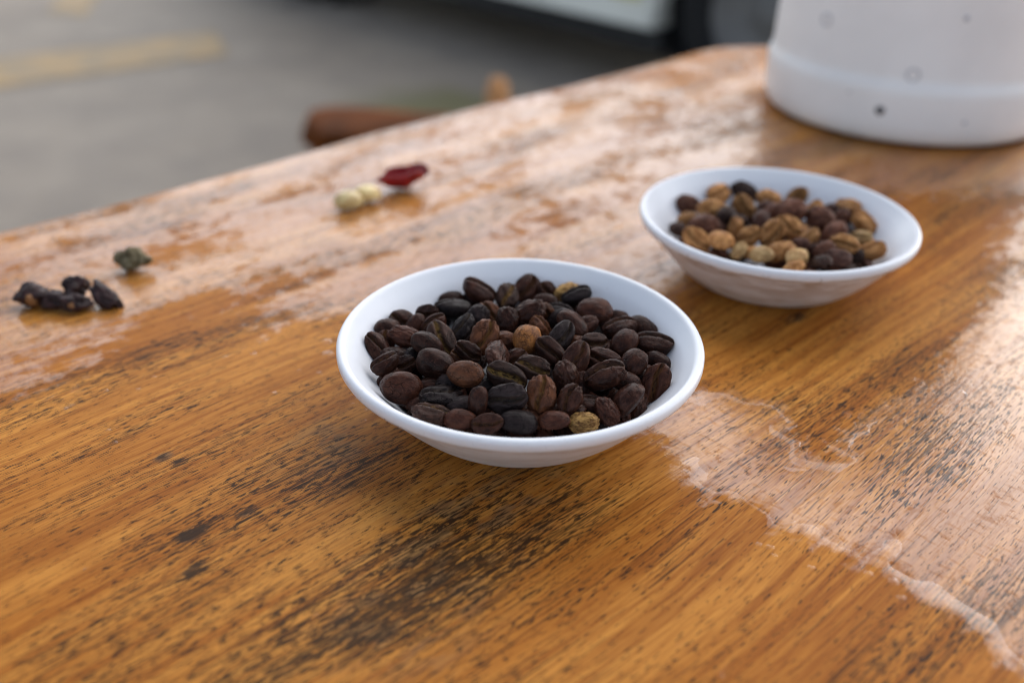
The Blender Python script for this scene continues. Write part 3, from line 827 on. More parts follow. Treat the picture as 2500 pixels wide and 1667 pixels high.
(-28.2,13.7,12.8, 0.130,-0.138,-0.060,-0.980, 4.2,3.2,2.5, 'd','u'),
(-31.1,4.0,12.6, 0.315,0.522,-0.789,0.072, 3.8,2.9,2.2, 'd','u'),
(-31.0,-5.9,12.9, 0.609,-0.065,0.029,0.790, 4.0,3.1,2.3, 'd','u'),
(23.7,5.8,14.5, 0.783,0.048,-0.245,0.570, 3.9,3.0,2.3, 'd','u'),
(18.2,16.2,13.6, 0.410,0.231,0.094,-0.877, 4.2,3.2,2.4, 'k','u'),
(7.8,20.5,14.5, 0.928,0.135,0.124,-0.326, 3.8,2.9,2.2, 'd','u'),
(-2.8,23.1,14.5, 0.271,0.450,-0.851,0.022, 3.7,2.8,2.2, 'd','u'),
(-12.4,18.0,14.5, 0.793,-0.211,0.255,-0.511, 4.0,3.0,2.3, 'k','u'),
(-20.2,10.6,14.5, 0.289,0.809,0.509,-0.047, 4.2,3.2,2.5, 'd','u'),
(-24.0,0.0,13.3, 0.071,0.301,0.949,-0.057, 3.7,2.8,2.1, 'd','u'),
(-21.2,-11.0,14.6, 0.009,0.247,-0.963,0.108, 3.9,2.9,2.2, 'd','u'),
(-12.7,-18.4,13.7, 0.126,-0.055,0.988,0.068, 3.7,2.8,2.2, 'd','u'),
(-2.7,-22.2,14.5, 0.112,0.472,0.869,-0.099, 3.7,2.8,2.1, 'd','u'),
(8.3,-22.0,15.4, 0.369,0.209,-0.089,0.901, 3.6,2.7,2.1, 'd','u'),
(16.2,-14.3,13.1, 0.045,0.626,0.777,-0.036, 3.9,3.0,2.3, 'd','u'),
(21.6,-5.3,14.5, 0.125,0.370,-0.905,-0.167, 4.0,3.1,2.3, 'k','u'),
(11.5,4.2,14.0, 0.144,-0.217,-0.110,-0.959, 4.3,3.3,2.5, 'd','u'),
(7.0,12.2,15.1, 0.508,-0.038,0.058,0.859, 4.3,3.3,2.5, 'd','u'),
(-2.1,12.1,15.5, 0.208,0.758,-0.618,-0.014, 4.1,3.1,2.4, 'k','u'),
(-10.8,9.1,15.6, 0.512,0.036,0.302,-0.803, 4.2,3.2,2.4, 'd','u'),
(-11.6,0.0,15.5, 0.073,0.487,0.870,0.025, 4.3,3.3,2.5, 'd','u'),
(-10.5,-8.9,13.6, 0.566,0.167,-0.339,0.733, 4.4,3.3,2.5, 'd','u'),
(-2.5,-14.1,15.3, 0.955,-0.165,0.247,-0.002, 4.0,3.0,2.3, 'k','u'),
(6.8,-11.7,15.5, 0.352,-0.427,0.833,0.015, 4.2,3.2,2.4, 'k','u'),
(13.3,-4.8,15.5, 0.367,-0.244,-0.195,-0.876, 3.7,2.8,2.1, 'd','u'),
(-0.0,4.1,16.0, 0.417,0.684,0.519,0.298, 4.3,3.3,2.5, 'd','u'),
(-0.0,-4.5,16.0, 0.943,0.053,0.132,-0.301, 3.7,2.8,2.1, 'd','u'),
]
REAR_BEANS = [
(-24.9,22.5,16.3, 0.874,0.482,-0.012,-0.061, 4.4,3.3,2.4, 'n','b'),
(-12.3,32.6,16.6, 0.399,-0.870,-0.256,0.136, 5.0,3.6,2.6, 't','c'),
(-2.9,34.9,16.7, 0.887,0.362,0.070,-0.277, 5.0,3.5,2.5, 'k','b'),
(-7.3,15.0,19.2, 0.456,-0.772,0.430,0.105, 4.4,3.3,2.4, 't','c'),
(-18.7,11.0,19.1, 0.900,0.433,0.018,-0.039, 5.0,3.7,2.7, 't','b'),
(-14.9,6.4,19.1, 0.885,0.339,-0.079,0.310, 3.8,2.9,2.1, 'k','b'),
(-26.5,9.4,16.1, 0.970,0.188,-0.142,-0.065, 3.8,2.9,2.1, 't','b'),
(-23.6,-2.1,19.1, 0.882,0.424,-0.179,-0.100, 4.7,3.5,2.5, 'n','b'),
(-30.6,2.7,15.4, 0.952,0.290,0.098,0.006, 3.3,2.5,1.8, 'k','b'),
(-26.7,-9.3,17.4, 0.520,-0.785,0.335,0.017, 5.0,3.3,2.4, 't','c'),
(-19.9,-13.8,19.1, 0.941,0.206,-0.039,-0.267, 4.3,3.2,2.3, 't','b'),
(-15.4,-18.5,18.0, 0.094,0.905,0.144,0.389, 3.1,2.3,2.1, 'w','s'),
(-9.0,-22.1,18.4, 0.889,0.244,-0.233,-0.309, 4.0,2.7,2.0, 'w','b'),
(-2.8,-19.9,18.5, 0.966,0.207,-0.124,0.089, 4.7,3.4,2.5, 't','b'),
(0.8,-24.9,19.0, 0.868,0.401,0.151,0.250, 4.4,2.9,2.1, 'w','b'),
(-10.7,-10.7,19.3, 0.452,-0.855,-0.219,-0.129, 4.1,3.1,2.3, 't','c'),
(-3.7,-10.8,20.4, 0.553,-0.663,-0.374,-0.339, 4.7,3.5,2.6, 't','c'),
(-4.4,0.3,19.9, 0.702,0.238,-0.143,0.656, 4.0,3.0,2.2, 'p','b'),
(3.4,-3.7,19.9, 0.445,-0.797,0.403,-0.065, 4.9,3.3,2.4, 't','c'),
(7.6,-10.7,18.8, 0.085,-0.920,-0.210,-0.321, 4.3,2.9,2.1, 't','c'),
(6.9,7.8,21.0, 0.917,0.380,-0.086,-0.087, 5.0,3.7,2.7, 'n','b'),
(14.9,31.5,16.4, 0.458,-0.803,-0.127,-0.360, 4.4,2.9,2.1, 't','c'),
(3.8,25.9,17.6, 0.932,0.351,0.069,-0.061, 4.5,3.3,2.4, 't','b'),
(16.8,16.7,18.1, 0.102,-0.919,-0.066,-0.376, 3.4,2.5,2.3, 't','s'),
(16.0,5.7,19.1, 0.815,0.525,-0.051,-0.240, 5.0,3.7,2.7, 'n','b'),
(17.6,-5.2,19.0, 0.892,0.292,-0.332,0.099, 4.1,3.1,2.3, 'n','b'),
(29.2,19.3,17.6, 0.891,0.017,-0.045,-0.452, 5.0,3.7,2.7, 't','b'),
(31.9,8.6,16.7, 0.117,-0.906,0.315,0.258, 4.8,3.6,3.3, 't','s'),
(25.9,12.8,16.3, 0.697,0.317,-0.323,0.557, 3.6,2.7,2.0, 'n','b'),
(26.1,-5.7,17.5, 0.227,-0.897,0.300,-0.230, 3.7,2.8,2.0, 'w','c'),
(17.7,-15.4,19.3, 0.465,-0.842,0.231,-0.146, 4.6,3.1,2.2, 't','c'),
(27.4,-13.5,16.7, 0.108,-0.972,0.082,-0.191, 4.3,3.2,2.9, 't','s'),
(10.7,-19.2,18.5, 0.840,0.293,-0.384,0.247, 3.7,2.8,2.0, 'n','b'),
(13.5,-23.5,18.2, 0.915,0.398,0.032,0.054, 4.4,3.0,2.1, 'p','b'),
(-11.2,1.9,19.1, 0.920,0.348,0.166,0.067, 3.2,2.4,1.8, 'k','b'),
(-13.7,-2.4,18.4, 0.039,0.781,0.192,0.593, 3.5,2.6,2.4, 't','s'),
(2.6,12.7,18.4, 0.838,0.394,-0.349,-0.145, 3.6,2.7,2.0, 'n','b'),
(9.1,-15.1,17.0, 0.860,0.421,-0.252,-0.141, 3.1,2.3,1.7, 'p','b'),
(21.1,-16.2,15.9, 0.881,0.415,-0.184,-0.130, 3.3,2.3,1.7, 'k','b'),
(-10.3,-17.3,16.6, 0.964,0.250,-0.038,-0.080, 3.1,2.3,1.7, 't','b'),
(4.4,-14.0,18.3, 0.852,0.460,-0.198,-0.155, 3.1,2.3,1.7, 'p','b'),
(0.4,17.0,17.6, 0.867,0.430,-0.104,0.231, 3.4,2.5,1.8, 'p','b'),
(23.4,18.6,16.3, 0.869,0.493,-0.027,-0.026, 3.7,2.8,2.0, 'p','b'),
(-19.5,-0.2,17.4, 0.926,0.378,-0.016,-0.019, 3.2,2.4,1.8, 'p','b'),
(-13.5,14.5,11.5, 0.979,-0.202,-0.023,0.021, 3.6,2.7,2.0, 'p','u'),
(7.4,-28.1,18.7, 0.650,-0.249,0.106,0.710, 4.1,3.0,2.3, 'k','u'),
(20.7,14.0,12.4, 0.176,0.889,0.268,0.326, 4.1,3.0,2.2, 'k','u'),
(-4.8,29.0,11.5, 0.044,-0.497,-0.842,-0.205, 4.5,3.3,2.5, 'k','u'),
(2.7,-15.5,7.2, 0.036,0.983,-0.120,-0.135, 4.4,3.3,2.4, 'p','u'),
(-15.6,4.9,8.6, 0.761,-0.130,-0.043,0.634, 4.0,3.0,2.2, 'p','u'),
(4.4,-32.7,15.4, 0.862,0.408,-0.056,-0.295, 3.9,2.9,2.2, 'n','u'),
(27.8,0.7,8.9, 0.281,0.114,0.946,0.116, 4.6,3.4,2.5, 'k','u'),
(21.0,-2.7,15.8, 0.259,-0.127,0.245,-0.926, 3.8,2.8,2.1, 'k','u'),
(1.6,-11.5,10.7, 0.250,-0.031,-0.254,-0.934, 4.6,3.4,2.5, 't','u'),
(9.9,20.1,8.8, 0.404,0.142,0.901,-0.074, 4.5,3.3,2.5, 'p','u'),
(27.7,7.4,13.0, 0.165,-0.211,-0.941,0.206, 3.8,2.8,2.1, 'k','u'),
(10.0,-30.1,15.5, 0.015,-0.694,-0.697,0.182, 3.8,2.8,2.1, 'k','u'),
(-1.9,-18.7,10.8, 0.075,0.500,-0.863,0.003, 3.7,2.8,2.0, 't','u'),
(-15.5,22.9,12.3, 0.082,-0.379,0.885,-0.257, 4.1,3.1,2.3, 'k','u'),
(23.3,-10.1,8.2, 0.200,-0.324,-0.917,0.118, 3.8,2.8,2.1, 'k','u'),
(9.8,13.2,9.3, 0.060,-0.680,-0.657,0.320, 3.7,2.8,2.0, 't','u'),
(15.1,15.5,10.8, 0.921,-0.233,-0.089,0.299, 4.0,3.0,2.2, 'p','u'),
(-18.7,-11.2,6.8, 0.891,0.125,-0.359,-0.248, 3.9,2.9,2.2, 't','u'),
(26.5,-5.4,8.7, 0.807,-0.330,0.059,-0.486, 3.9,2.9,2.1, 'p','u'),
(-9.2,1.2,9.2, 0.044,-0.301,0.888,0.344, 3.8,2.8,2.1, 'n','u'),
(5.7,10.9,7.5, 0.830,0.233,0.216,-0.459, 4.2,3.1,2.3, 'n','u'),
(15.2,-20.3,8.2, 0.192,0.173,0.920,-0.293, 3.7,2.7,2.0, 'n','u'),
(-3.2,-24.7,8.2, 0.231,-0.381,-0.895,-0.015, 4.5,3.3,2.5, 'p','u'),
(11.9,8.4,11.5, 0.441,-0.122,0.459,-0.761, 4.4,3.2,2.4, 't','u'),
(-6.6,6.5,9.0, 0.052,0.242,-0.103,-0.963, 3.7,2.7,2.0, 'k','u'),
(-26.2,5.8,11.7, 0.317,0.494,-0.795,-0.153, 4.2,3.1,2.3, 't','u'),
(-23.8,-3.2,9.8, 0.123,0.565,0.755,-0.309, 3.7,2.7,2.0, 't','u'),
(-6.9,14.1,8.9, 0.276,-0.177,0.917,-0.229, 4.5,3.4,2.5, 'p','u'),
(2.5,9.7,13.0, 0.838,-0.164,0.431,-0.293, 3.8,2.8,2.1, 'k','u'),
(-17.4,-4.3,8.9, 0.477,-0.807,0.322,0.133, 3.9,2.9,2.1, 'n','u'),
(17.7,-0.9,12.0, 0.416,-0.078,-0.145,0.894, 4.4,3.3,2.4, 'p','u'),
(10.7,-24.3,8.7, 0.700,-0.254,0.138,-0.653, 4.2,3.1,2.3, 'n','u'),
(-25.1,2.3,6.5, 0.289,-0.503,-0.812,0.057, 4.2,3.1,2.3, 'k','u'),
(22.3,3.3,11.7, 0.231,-0.517,-0.823,-0.051, 4.2,3.1,2.3, 'k','u'),
(-23.4,-7.9,7.9, 0.165,0.088,-0.201,-0.962, 4.5,3.3,2.5, 'p','u'),
(21.4,9.5,10.1, 0.874,-0.355,-0.106,0.314, 4.0,3.0,2.2, 'k','u'),
(15.4,21.5,8.5, 0.731,0.260,-0.064,-0.628, 3.9,2.9,2.2, 'k','u'),
(-22.6,11.2,12.7, 0.695,-0.227,0.048,0.680, 4.0,3.0,2.2, 'p','u'),
(-1.7,-30.2,17.7, 0.278,0.835,-0.361,0.309, 4.0,3.0,2.2, 't','u'),
(17.7,-11.3,14.1, 0.236,0.102,-0.024,-0.966, 4.2,3.1,2.3, 'k','u'),
(-22.2,-15.6,9.2, 0.062,0.697,0.699,0.145, 4.3,3.2,2.4, 'n','u'),
(4.1,23.5,10.9, 0.033,-0.443,0.820,-0.362, 3.6,2.7,2.0, 'k','u'),
(-24.0,-21.6,14.5, 0.275,0.932,-0.191,0.137, 3.6,2.7,2.0, 'n','u'),
(16.4,-14.8,9.8, 0.637,-0.048,-0.159,0.753, 3.9,2.9,2.1, 'k','u'),
(17.3,-8.3,8.5, 0.044,-0.600,0.729,0.326, 4.2,3.1,2.3, 'k','u'),
(-27.8,-3.4,13.0, 0.867,0.339,-0.147,-0.335, 3.7,2.8,2.1, 'p','u'),
(-26.6,-10.1,12.1, 0.140,-0.377,-0.914,0.047, 4.1,3.1,2.4, 't','u'),
(-23.7,-16.4,13.0, 0.987,-0.084,-0.086,-0.104, 3.9,3.0,2.3, 'n','u'),
(-18.7,-21.1,13.0, 0.369,0.625,0.687,0.011, 3.9,3.0,2.3, 't','u'),
(-13.2,-25.1,12.9, 0.279,-0.491,0.794,0.225, 3.9,3.0,2.3, 'p','u'),
(-6.8,-27.7,13.0, 0.293,0.094,0.213,0.927, 4.2,3.2,2.4, 'n','u'),
(0.0,-27.7,13.0, 0.475,-0.033,0.068,0.877, 3.9,3.0,2.3, 'n','u'),
(6.8,-27.4,12.9, 0.349,-0.346,-0.868,0.066, 4.1,3.1,2.4, 'n','u'),
(13.3,-25.3,12.6, 0.914,-0.031,0.354,-0.195, 4.2,3.2,2.4, 'n','u'),
(18.5,-20.9,13.0, 0.654,-0.085,0.163,-0.734, 3.9,3.0,2.3, 'k','u'),
(24.4,-16.9,12.5, 0.222,0.545,0.755,0.290, 3.8,2.9,2.2, 'p','u'),
(25.5,-9.7,12.5, 0.835,0.193,0.307,-0.413, 4.4,3.3,2.5, 't','u'),
(28.7,-3.5,13.0, 0.072,-0.285,-0.223,0.930, 4.1,3.1,2.4, 't','u'),
(16.1,5.9,13.5, 0.375,0.161,-0.262,0.875, 3.6,2.8,2.1, 'p','u'),
(7.9,13.7,14.0, 0.441,0.705,0.536,0.143, 4.2,3.2,2.4, 'p','u'),
(-2.7,15.2,13.3, 0.936,0.085,0.341,-0.004, 4.2,3.2,2.4, 'p','u'),
(-12.4,10.4,14.0, 0.359,-0.054,0.273,-0.891, 3.6,2.8,2.1, 'k','u'),
(-14.9,0.0,13.5, 0.030,0.990,-0.063,-0.121, 4.3,3.3,2.5, 'k','u'),
(-12.9,-10.8,13.4, 0.247,0.511,0.804,-0.178, 4.1,3.1,2.4, 'k','u'),
(-2.9,-16.6,14.1, 0.086,0.134,0.973,-0.164, 4.1,3.1,2.4, 'n','u'),
(8.1,-14.1,13.1, 0.096,-0.724,-0.682,-0.041, 4.3,3.3,2.5, 'n','u'),
(15.3,-5.6,13.3, 0.144,0.127,0.947,0.259, 4.1,3.1,2.4, 'p','u'),
]


MESH_CACHE = {}
def bean_object(name, bowl, row, shape):
    x, y, z, qw, qx, qy, qz, sa, sb, sc, tone, ty = row
    key = (shape, tone)
    if key not in MESH_CACHE:
        me = SHAPES[shape].copy(); me.materials.clear(); me.materials.append(BEAN[tone]); MESH_CACHE[key] = me
    o = bpy.data.objects.new(name, MESH_CACHE[key]); C.objects.link(o)
    o.location = bowl + Vector((x, y, z)) * MM
    o.rotation_mode = 'QUATERNION'; o.rotation_quaternion = (qw, qx, qy, qz)
    o.scale = Vector((sa, sb, sc)) * MM
    return o

TONE = {'d': "dark brown", 'm': "medium brown", 'r': "reddish brown", 'k': "near-black", 'g': "dark brown, gold-flecked", 'o': "glossy orange-brown", 'G': "dark split", 'y': "golden tan"}
FACE = {'b': "rounded side up", 'c': "seam side up", 's': "lying on edge", 'f': "broken", 'u': "buried"}
SPECIAL = {
    28: "glossy orange-brown round bean near the middle of the front bowl",
    18: "largest medium-brown bean at the back right of the front bowl",
    56: "grey-black bean with a diagonal seam at the front centre of the front bowl",
    57: "reddish-brown bean with an upright seam beside the grey-black one in front",
    43: "large purple-brown bean at the left front, against the rim of the front bowl",
    54: "split bean showing golden chaff at the centre of the front bowl",
    16: "golden chaff-covered bean at the back of the front bowl",
    75: "pale golden chaff flake at the very front of the front bowl",
    0: "leftmost bean in the front bowl, standing with its seam showing",
    24: "rightmost long bean lying on edge against the right wall of the front bowl",
    13: "highest bean at the back of the front bowl, its seam facing the camera",
    47: "reddish-brown rounded bean left of centre in the front bowl",
    39: "large wrinkled dark bean left of centre in the front bowl",
}
def where(x, y):
    v = "back" if y > 12 else ("front" if y < -12 else "middle")
    h = "left" if x < -12 else ("right" if x > 12 else "centre")
    return v, h
for i, row in enumerate(FRONT_BEANS):
    tone, ty = row[10], row[11]
    rg = random.Random(100 + i)
    sh = rg.choice((0, 1, 2, 3, 4, 5, 6, 7, 8))
    if i in (28, 3, 64): sh = 9 + i % 2
    if ty == 'f': sh = 7
    o = bean_object("coffee_bean", BOWL1, row, sh)
    if ty == 'u':
        tag(o, "dark roasted bean buried beneath the top layer in the front bowl", "coffee bean", "buried beans in the front bowl")
    elif i in SPECIAL:
        tag(o, SPECIAL[i], "coffee bean", "roasted beans in the front bowl")
    else:
        v, h = where(row[0], row[1])
        tag(o, "%s roasted bean, %s, %s %s of the front bowl" % (TONE[tone], FACE[ty], v, h), "coffee bean", "roasted beans in the front bowl")
ORD = ["first", "second", "third", "fourth", "fifth", "sixth", "seventh", "eighth", "ninth", "tenth", "eleventh", "twelfth"]
def number_off(objs):
    """things that would share a label are told apart by their order from the left"""
    by = {}
    for o in objs:
        if "buried" not in o["label"]: by.setdefault(o["label"], []).append(o)
    for lab, os_ in by.items():
        if len(os_) > 1:
            os_.sort(key=lambda o: o.location.x)
            for k, o in enumerate(os_): o["label"] = lab.replace(" roasted bean", " bean").replace(" bean at the", " bean,") + ", %s from left" % ORD[k]
number_off([o for o in C.objects if o.name.startswith("coffee_bean")])
TONE2 = {'t': "tan parchment", 'w': "pale cream parchment", 'n': "brown dried-cherry", 'k': "blackish dried-cherry", 'p': "purple-brown dried-cherry"}
for i, row in enumerate(REAR_BEANS):
    tone, ty = row[10], row[11]
    rg = random.Random(900 + i)
    if tone in 'tw': sh = rg.choice((0, 1, 2, 3, 4, 5))
    else: sh = rg.choice((11, 12, 5, 6, 7, 8))
    r2 = list(row); r2[10] = 'K' if tone == 'k' else tone
    if tone in 'nkp' and sh > 8: r2[9] = max(r2[9], r2[8] * 0.85)
    o = bean_object("unroasted_bean", BOWL2, r2, sh)
    if ty == 'u':
        tag(o, "unroasted bean buried beneath the top layer in the rear bowl", "coffee bean", "buried beans in the rear bowl")
    else:
        v, h = where(row[0], row[1])
        tag(o, "%s bean at the %s %s of the rear bowl" % (TONE2[tone], v, h), "coffee bean", "unroasted beans in the rear bowl")

number_off([o for o in C.objects if o.name.startswith("unroasted_bean")])
# ------------------------------------------------------------------ canister
def build_canister():
    root = empty("canister", (0.196, 0.489, 0))
    M = Mat("white_enamel")
    P = M.coord()
    n = M.noise(P, 30.0, 3.0)
    M.set(Base_Color=M.mix(M.ramp(n, 0.4, 0.7), (0.86, 0.855, 0.85), (0.81, 0.805, 0.80)), Roughness=0.35, Specular_IOR_Level=0.45)
    b = [(0, 3.0), (58, 3.0), (60, 1.2), (62.5, 0.8), (66.4, 2.6), (68.2, 6), (69.0, 11), (69.3, 23), (69.15, 25.6), (68.6, 27.6), (67.9, 29.2), (67.6, 32), (66.6, 110), (65.5, 190), (64, 197), (58, 200), (0, 201)]
    link("body", lathe("canister_body", [(r * MM, z * MM) for r, z in b], 128), M.m, root)
    dk = simple("dark_drop", (0.07, 0.07, 0.08), 0.25, 0.5); gy = simple("grey_drop", (0.48, 0.49, 0.52), 0.3, 0.5)
    def dot(name, ang, z, r, m, rad):
        me = lathe(name, [(0, 0.7 * MM), (r * 0.55 * MM, 0.55 * MM), (r * MM, 0), (r * 0.8 * MM, -0.6 * MM)], 20)
        o = link(name, me, m, root)
        o.location = (rad * MM * math.cos(ang), rad * MM * math.sin(ang), z * MM)
        o.rotation_euler = (math.pi / 2, 0, ang + math.pi / 2)
        return o
    def ringm(name, ang, z, r, m, rad):
        t = 0.45
        pr = [((r + t * math.cos(a)) * MM, t * math.sin(a) * MM) for a in [k * math.pi / 4 for k in range(9)]]
        o = link(name, lathe(name, pr, 24), m, root)
        o.location = (rad * MM * math.cos(ang), rad * MM * math.sin(ang), z * MM)
        o.rotation_euler = (math.pi / 2, 0, ang + math.pi / 2)
    f = math.radians
    tag(dot("speck", f(-118.5), 16.4, 2.3, dk, 69.0), "dark speck near the canister's base")
    for an_, zz_, rr_ in ((-96, 58, 1.2), (-131, 22, 0.9), (-88, 14, 1.0), (-122, 74, 1.0)): dot("speck", f(an_), zz_, rr_, gy, 69.0 if zz_ < 26 else 67.4)
    ringm("droplet_mark", f(-109.8), 33.0, 2.6, gy, 67.5)
    ringm("droplet_mark", f(-147), 50.3, 2.6, gy, 67.3)
    tag(root, "large white round canister with a stepped band around its base, cut by the right frame", "canister")
build_canister()

# ------------------------------------------------------------------ scraps on the table
def fresh_bean(loc, rot, s, label):
    me = SHAPES[1].copy(); me.materials.clear(); me.materials.append(MAT_FRESH)
    o = bpy.data.objects.new("fresh_bean", me); C.objects.link(o)
    o.location = Vector(loc) * MM; o.rotation_euler = rot; o.scale = Vector(s) * MM
    tag(o, label, "coffee bean", "fresh beans by the red cherry skin")
MAT_FRESH = bean_material("fresh_parchment", (0.54, 0.34, 0.12), (0.72, 0.56, 0.25), (0.35, 0.2, 0.06), rough=0.3, crack=0.2, spec=0.5)
fresh_bean((-62.8, 340.5, 3.0), (0.15, 0.0, 0.5), (5.6, 4.2, 3.4), "yellowish wet fresh bean nearer the camera, left of the red cherry skin")
fresh_bean((-56.8, 347.5, 3.0), (0.1, 0.0, 0.45), (5.4, 4.0, 3.2), "pale green-yellow fresh bean touching the red cherry skin's left side")

def shell_mesh(name, fn, nu=40, nv=24, thick=0.7):
    vs = []; fs = []
    for i in range(nu + 1):
        for j in range(nv + 1):
            vs.append(fn(i / nu, j / nv))
    for i in range(nu):
        for j in range(nv):
            a = i * (nv + 1) + j
            fs.append((a, a + 1, a + nv + 2, a + nv + 1))
    me = mesh(name, [Vector(v) * MM for v in vs], fs)
    bm = bmesh.new(); bm.from_mesh(me)
    bmesh.ops.remove_doubles(bm, verts=bm.verts, dist=1e-6)
    bmesh.ops.recalc_face_normals(bm, faces=bm.faces)
    bmesh.ops.solidify(bm, geom=bm.faces[:], thickness=thick * MM)
    bm.to_mesh(me); bm.free()
    return me
def cherry_skin(u, v):
    # boat-shaped half skin lying on its keel, right flank standing higher
    t = (u - 0.5) * 2                      # along
    a = (v - 0.5) * math.radians(205)      # around the keel
    r = 5.6 * math.sqrt(max(0.0, 1 - abs(t) ** 2.3)) + 0.3
    x = t * 9.4 + 1.2 * math.sin(a)
    y = r * math.sin(a)
    z = r - r * math.cos(a) * 1.0 + 2.6 * t * t + (2.6 * max(0, t) ** 1.2) 
    z += 0.5 * noise.noise(Vector((x * 0.3, y * 0.3, 4.0)))
    return (x, y, z - 0.2)
Mr = Mat("red_cherry_skin")
nr = Mr.noise(Mr.coord(), 260.0, 3.0)
Mr.set(Base_Color=Mr.mix(Mr.ramp(nr, 0.3, 0.7), (0.16, 0.006, 0.008), (0.32, 0.014, 0.018)), Roughness=0.3, Specular_IOR_Level=0.4)
skin = link("cherry_skin", shell_mesh("cherry_skin", cherry_skin), Mr.m)
skin.location = (-0.0445, 0.3620, 0.0007); skin.rotation_euler = (0, 0, math.radians(8))
tag(skin, "curled dark red coffee cherry skin lying on the wet table", "cherry skin")

def lump(name, seed, size, amp=0.35, freq=1.2, fold=0.0):
    bm = bmesh.new(); bmesh.ops.create_icosphere(bm, subdivisions=5, radius=1.0)
    off = Vector((seed * 7.3, seed * 3.1, seed))
    for v in bm.verts:
        p = v.co.normalized()
        n1 = noise.noise(p * freq + off); n2 = noise.noise(p * freq * 2.7 + off); rid = 1 - abs(noise.noise(p * freq * 1.6 + off * 2)) * 2
        k = 1 + amp * n1 + amp * 0.20 * n2 + 0.16 * rid * amp * 2
        q = p * k
        q.z += fold * (abs(p.x) ** 1.5)
        v.co = Vector((q.x * size[0], q.y * size[1], q.z * size[2])) * MM
    for v in bm.verts: v.co.z *= 0.82
    zmin = min(v.co.z for v in bm.verts)
    for v in bm.verts: v.co.z -= zmin
    me = bpy.data.meshes.new(name); bm.to_mesh(me); bm.free()
    return me
def husk_material():
    M = Mat("dried_husk")
    P = M.vmul(M.coord(), (1000, 1000, 1000))
    n = M.noise(P, 0.35, 4.0, 0.6); n2 = M.noise(P, 1.4, 3.0, 0.6)
    col = M.mix(M.ramp(n, 0.35, 0.7), (0.013, 0.006, 0.006), (0.045, 0.020, 0.019))
    M.set(Base_Color=col, Roughness=0.45, Specular_IOR_Level=0.2, Normal=M.bump(n2, 0.5, 0.0004))
    return M.m
MAT_HUSK = husk_material()
MAT_INNER = simple("husk_inner_bean", (0.20, 0.090, 0.032), 0.6, 0.3, 0.35, 500.0)
def husk(loc, rot, size, seed, label, inner=None, fold=0.0, amp=0.38):
    o = link("dried_husk", lump("dried_husk", seed, size, amp, 1.25, fold), MAT_HUSK)
    o.location = Vector(loc) * MM + Vector((0.0012, 0, 0)); o.rotation_euler = rot; o.scale = (0.9, 0.9, 0.9)
    if inner:
        me = SHAPES[2].copy(); me.materials.clear(); me.materials.append(MAT_INNER)
        b = bpy.data.objects.new("inner_bean", me); C.objects.link(b); b.parent = o
        b.location = Vector(inner[0]) * MM; b.rotation_euler = inner[1]; b.scale = Vector(inner[2]) * MM
    tag(o, label, "husk", "dried husks at the left of the table")
husk((-147.0, 258.5, 0), (0, 0, 0.5), (5.6, 4.2, 4.0), 2.0, "dried dark husk with a tan bean showing, leftmost of the heap", inner=((-0.6, -3.2, 3.8), (1.2, 0.9, 0.3), (2.8, 1.8, 1.6)), fold=-0.2)
husk((-140.0, 257.5, 0), (0, 0, -0.4), (4.0, 3.8, 3.4), 5.0, "small glossy dark husk low in the heap, second from the left")
husk((-136.0, 263.0, 0), (0, 0.1, 0.2), (3.6, 3.4, 4.8), 9.0, "pointed dark husk standing highest at the back of the heap", amp=0.5)
husk((-133.5, 256.0, 0), (0, 0, -0.1), (5.2, 3.2, 3.2), 12.0, "dark husk with a brown oval face at the front of the heap", inner=((-0.2, -1.9, 3.2), (1.0, 0.2, -0.1), (3.2, 1.4, 1.5)))
husk((-126.5, 260.5, 0), (0, 0.45, -0.5), (6.4, 3.2, 3.3), 15.0, "long curled dark husk at the right end of the heap", fold=0.35)
M = Mat("dried_green_bean"); n = M.noise(M.coord(), 420.0, 4.0, 0.6)
M.set(Base_Color=M.mix(M.ramp(n, 0.35, 0.65), (0.055, 0.040, 0.018), (0.18, 0.150, 0.090)), Specular_IOR_Level=0.12, Roughness=0.75, Normal=M.bump(n, 0.7, 0.0008))
me = lump("dried_green_fruit", 24.0, (5.0, 4.0, 3.6), 0.5, 1.1)
for v in me.vertices:
    h = v.co.z / (9 * MM); f_ = 1.0 - 0.45 * max(0, h - 0.35); v.co.x *= f_; v.co.y *= f_
    v.co.z *= 1.0 + 0.16 * max(0, 1 - (math.hypot(v.co.x + 0.0006, v.co.y) / (2.2 * MM)))
gf = link("dried_green_fruit", me, M.m); gf.location = (-0.1247, 0.2845, 0)
tag(gf, "small grey-green dried coffee fruit with a pointed top beyond the dark husks", "dried fruit")

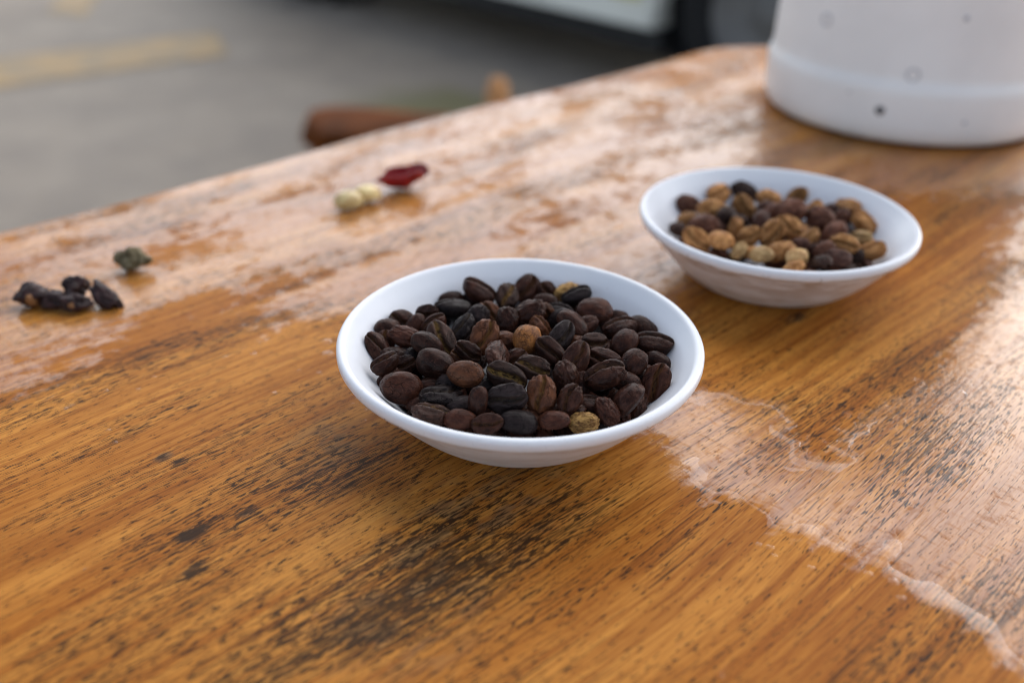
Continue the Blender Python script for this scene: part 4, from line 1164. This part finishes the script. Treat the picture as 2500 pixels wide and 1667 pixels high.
# ------------------------------------------------------------------ water standing on the table
def to_world(g, n):
    return Vector((g * math.cos(GA) - n * math.sin(GA), g * math.sin(GA) + n * math.cos(GA), 0)) * MM
def puddle(name, g0, g1, n0, n1, label, seed, step=0.3):
    """standing water along the shore of the wet patch: a low bead with a rounded lip, broken by gaps"""
    G = np.arange(g0, g1, step); Nn = np.arange(n0, n1, step)
    gg, nn = np.meshgrid(G, Nn, indexing='ij')
    sd = poly_sd(gg, nn, WET_RIGHT)
    nz = lambda f, k: np.array([[noise.noise(Vector((a * f, b * f, k + seed))) for b in Nn] for a in G])
    a1, a2, a3 = nz(0.16, 3.3), nz(0.42, 7.7), nz(0.09, 1.1)
    d = sd + 3.2 * a1 + 1.6 * a2                       # distance in from the broken shore
    width = 4.2 + 7.0 * a3 + 2.5 * a2                  # how far the bead reaches inwards
    x = np.clip(d, 0, None)
    rise = np.sqrt(np.clip(x / 1.8, 0, 1)); fall = 1 - np.clip((x - 1.0) / np.maximum(width, 0.6), 0, 1) ** 1.5
    edge = np.minimum(np.minimum(gg - g0, g1 - gg), np.minimum(nn - n0, n1 - nn))
    z = 0.26 * rise * fall * np.clip(edge / 4, 0, 1) - 0.05
    keep = (z > -0.045) & (edge > step)
    k2 = keep.copy()
    for ax_ in (0, 1):
        for s_ in (-1, 1): k2 |= np.roll(keep, s_, ax_)
    idx = -np.ones(gg.shape, int); vs = []; fs = []
    for i in range(len(G)):
        for j in range(len(Nn)):
            if k2[i, j]:
                idx[i, j] = len(vs); vs.append((gg[i, j] - g0, nn[i, j] - n0, z[i, j]))
    for i in range(len(G) - 1):
        for j in range(len(Nn) - 1):
            q = (idx[i, j], idx[i + 1, j], idx[i + 1, j + 1], idx[i, j + 1])
            if min(q) >= 0: fs.append(q)
    o = link(name, mesh(name, [(a * MM, b * MM, c * MM) for a, b, c in vs], fs), MAT_WATER)
    o.location = to_world(g0, n0) + Vector((0, 0, 0.00001)); o.rotation_euler.z = GA
    tag(o, label, "water", kind="structure")
puddle("water_puddle", 146, 182, 12, 104, "raised lip of spilled water along the wet patch right of the front bowl", 0.0)
puddle("water_puddle", 178, 214, 74, 122, "pool of spilled water beside the right rim of the front bowl", 5.0)
BEADS = [(111.9, 216.3, 1.0), (105.3, 195.2, 0.85), (66.2, 208.4, 0.6), (65.2, 202.3, 0.6), (150.6, 72.2, 1.0), (158.6, 53.7, 1.2), (160.2, 49.1, 1.3), (241.4, 70.5, 1.4), (149.5, 74.4, 0.8), (151.5, 62.9, 0.9),
         (118.5, 172.6, 0.5), (117.5, 177.4, 0.45), (131.1, 208.1, 1.7), (127.1, 202.4, 1.9), (119.8, 195.7, 0.9), (116.3, 200.4, 0.6), (157.0, 45.7, 1.0), (149.0, 70.2, 0.7), (121.5, 170.0, 0.4), (115.5, 169.0, 0.35), (119.6, 178.6, 0.35), (80, 221, 0.6), (73.5, 226, 0.7), (86, 224, 0.55)]
drop_prof = [(1.0, -0.12), (0.99, 0.0), (0.93, 0.14), (0.8, 0.26), (0.6, 0.36), (0.35, 0.42), (0.0, 0.44)]
drop_me = lathe("water_droplet", [(r * MM, z * MM) for r, z in drop_prof], 32); drop_me.materials.append(MAT_WATER)
for k, (g, n, r) in enumerate(BEADS):
    o = link("water_droplet", drop_me)
    o.location = to_world(g, n); o.scale = (r * random.uniform(0.9, 1.3), r, r * 0.9); o.rotation_euler.z = GA + random.uniform(-0.6, 0.6)
    tag(o, "tiny clear water droplet standing on the table", "water", "water droplets on the table", kind="structure")
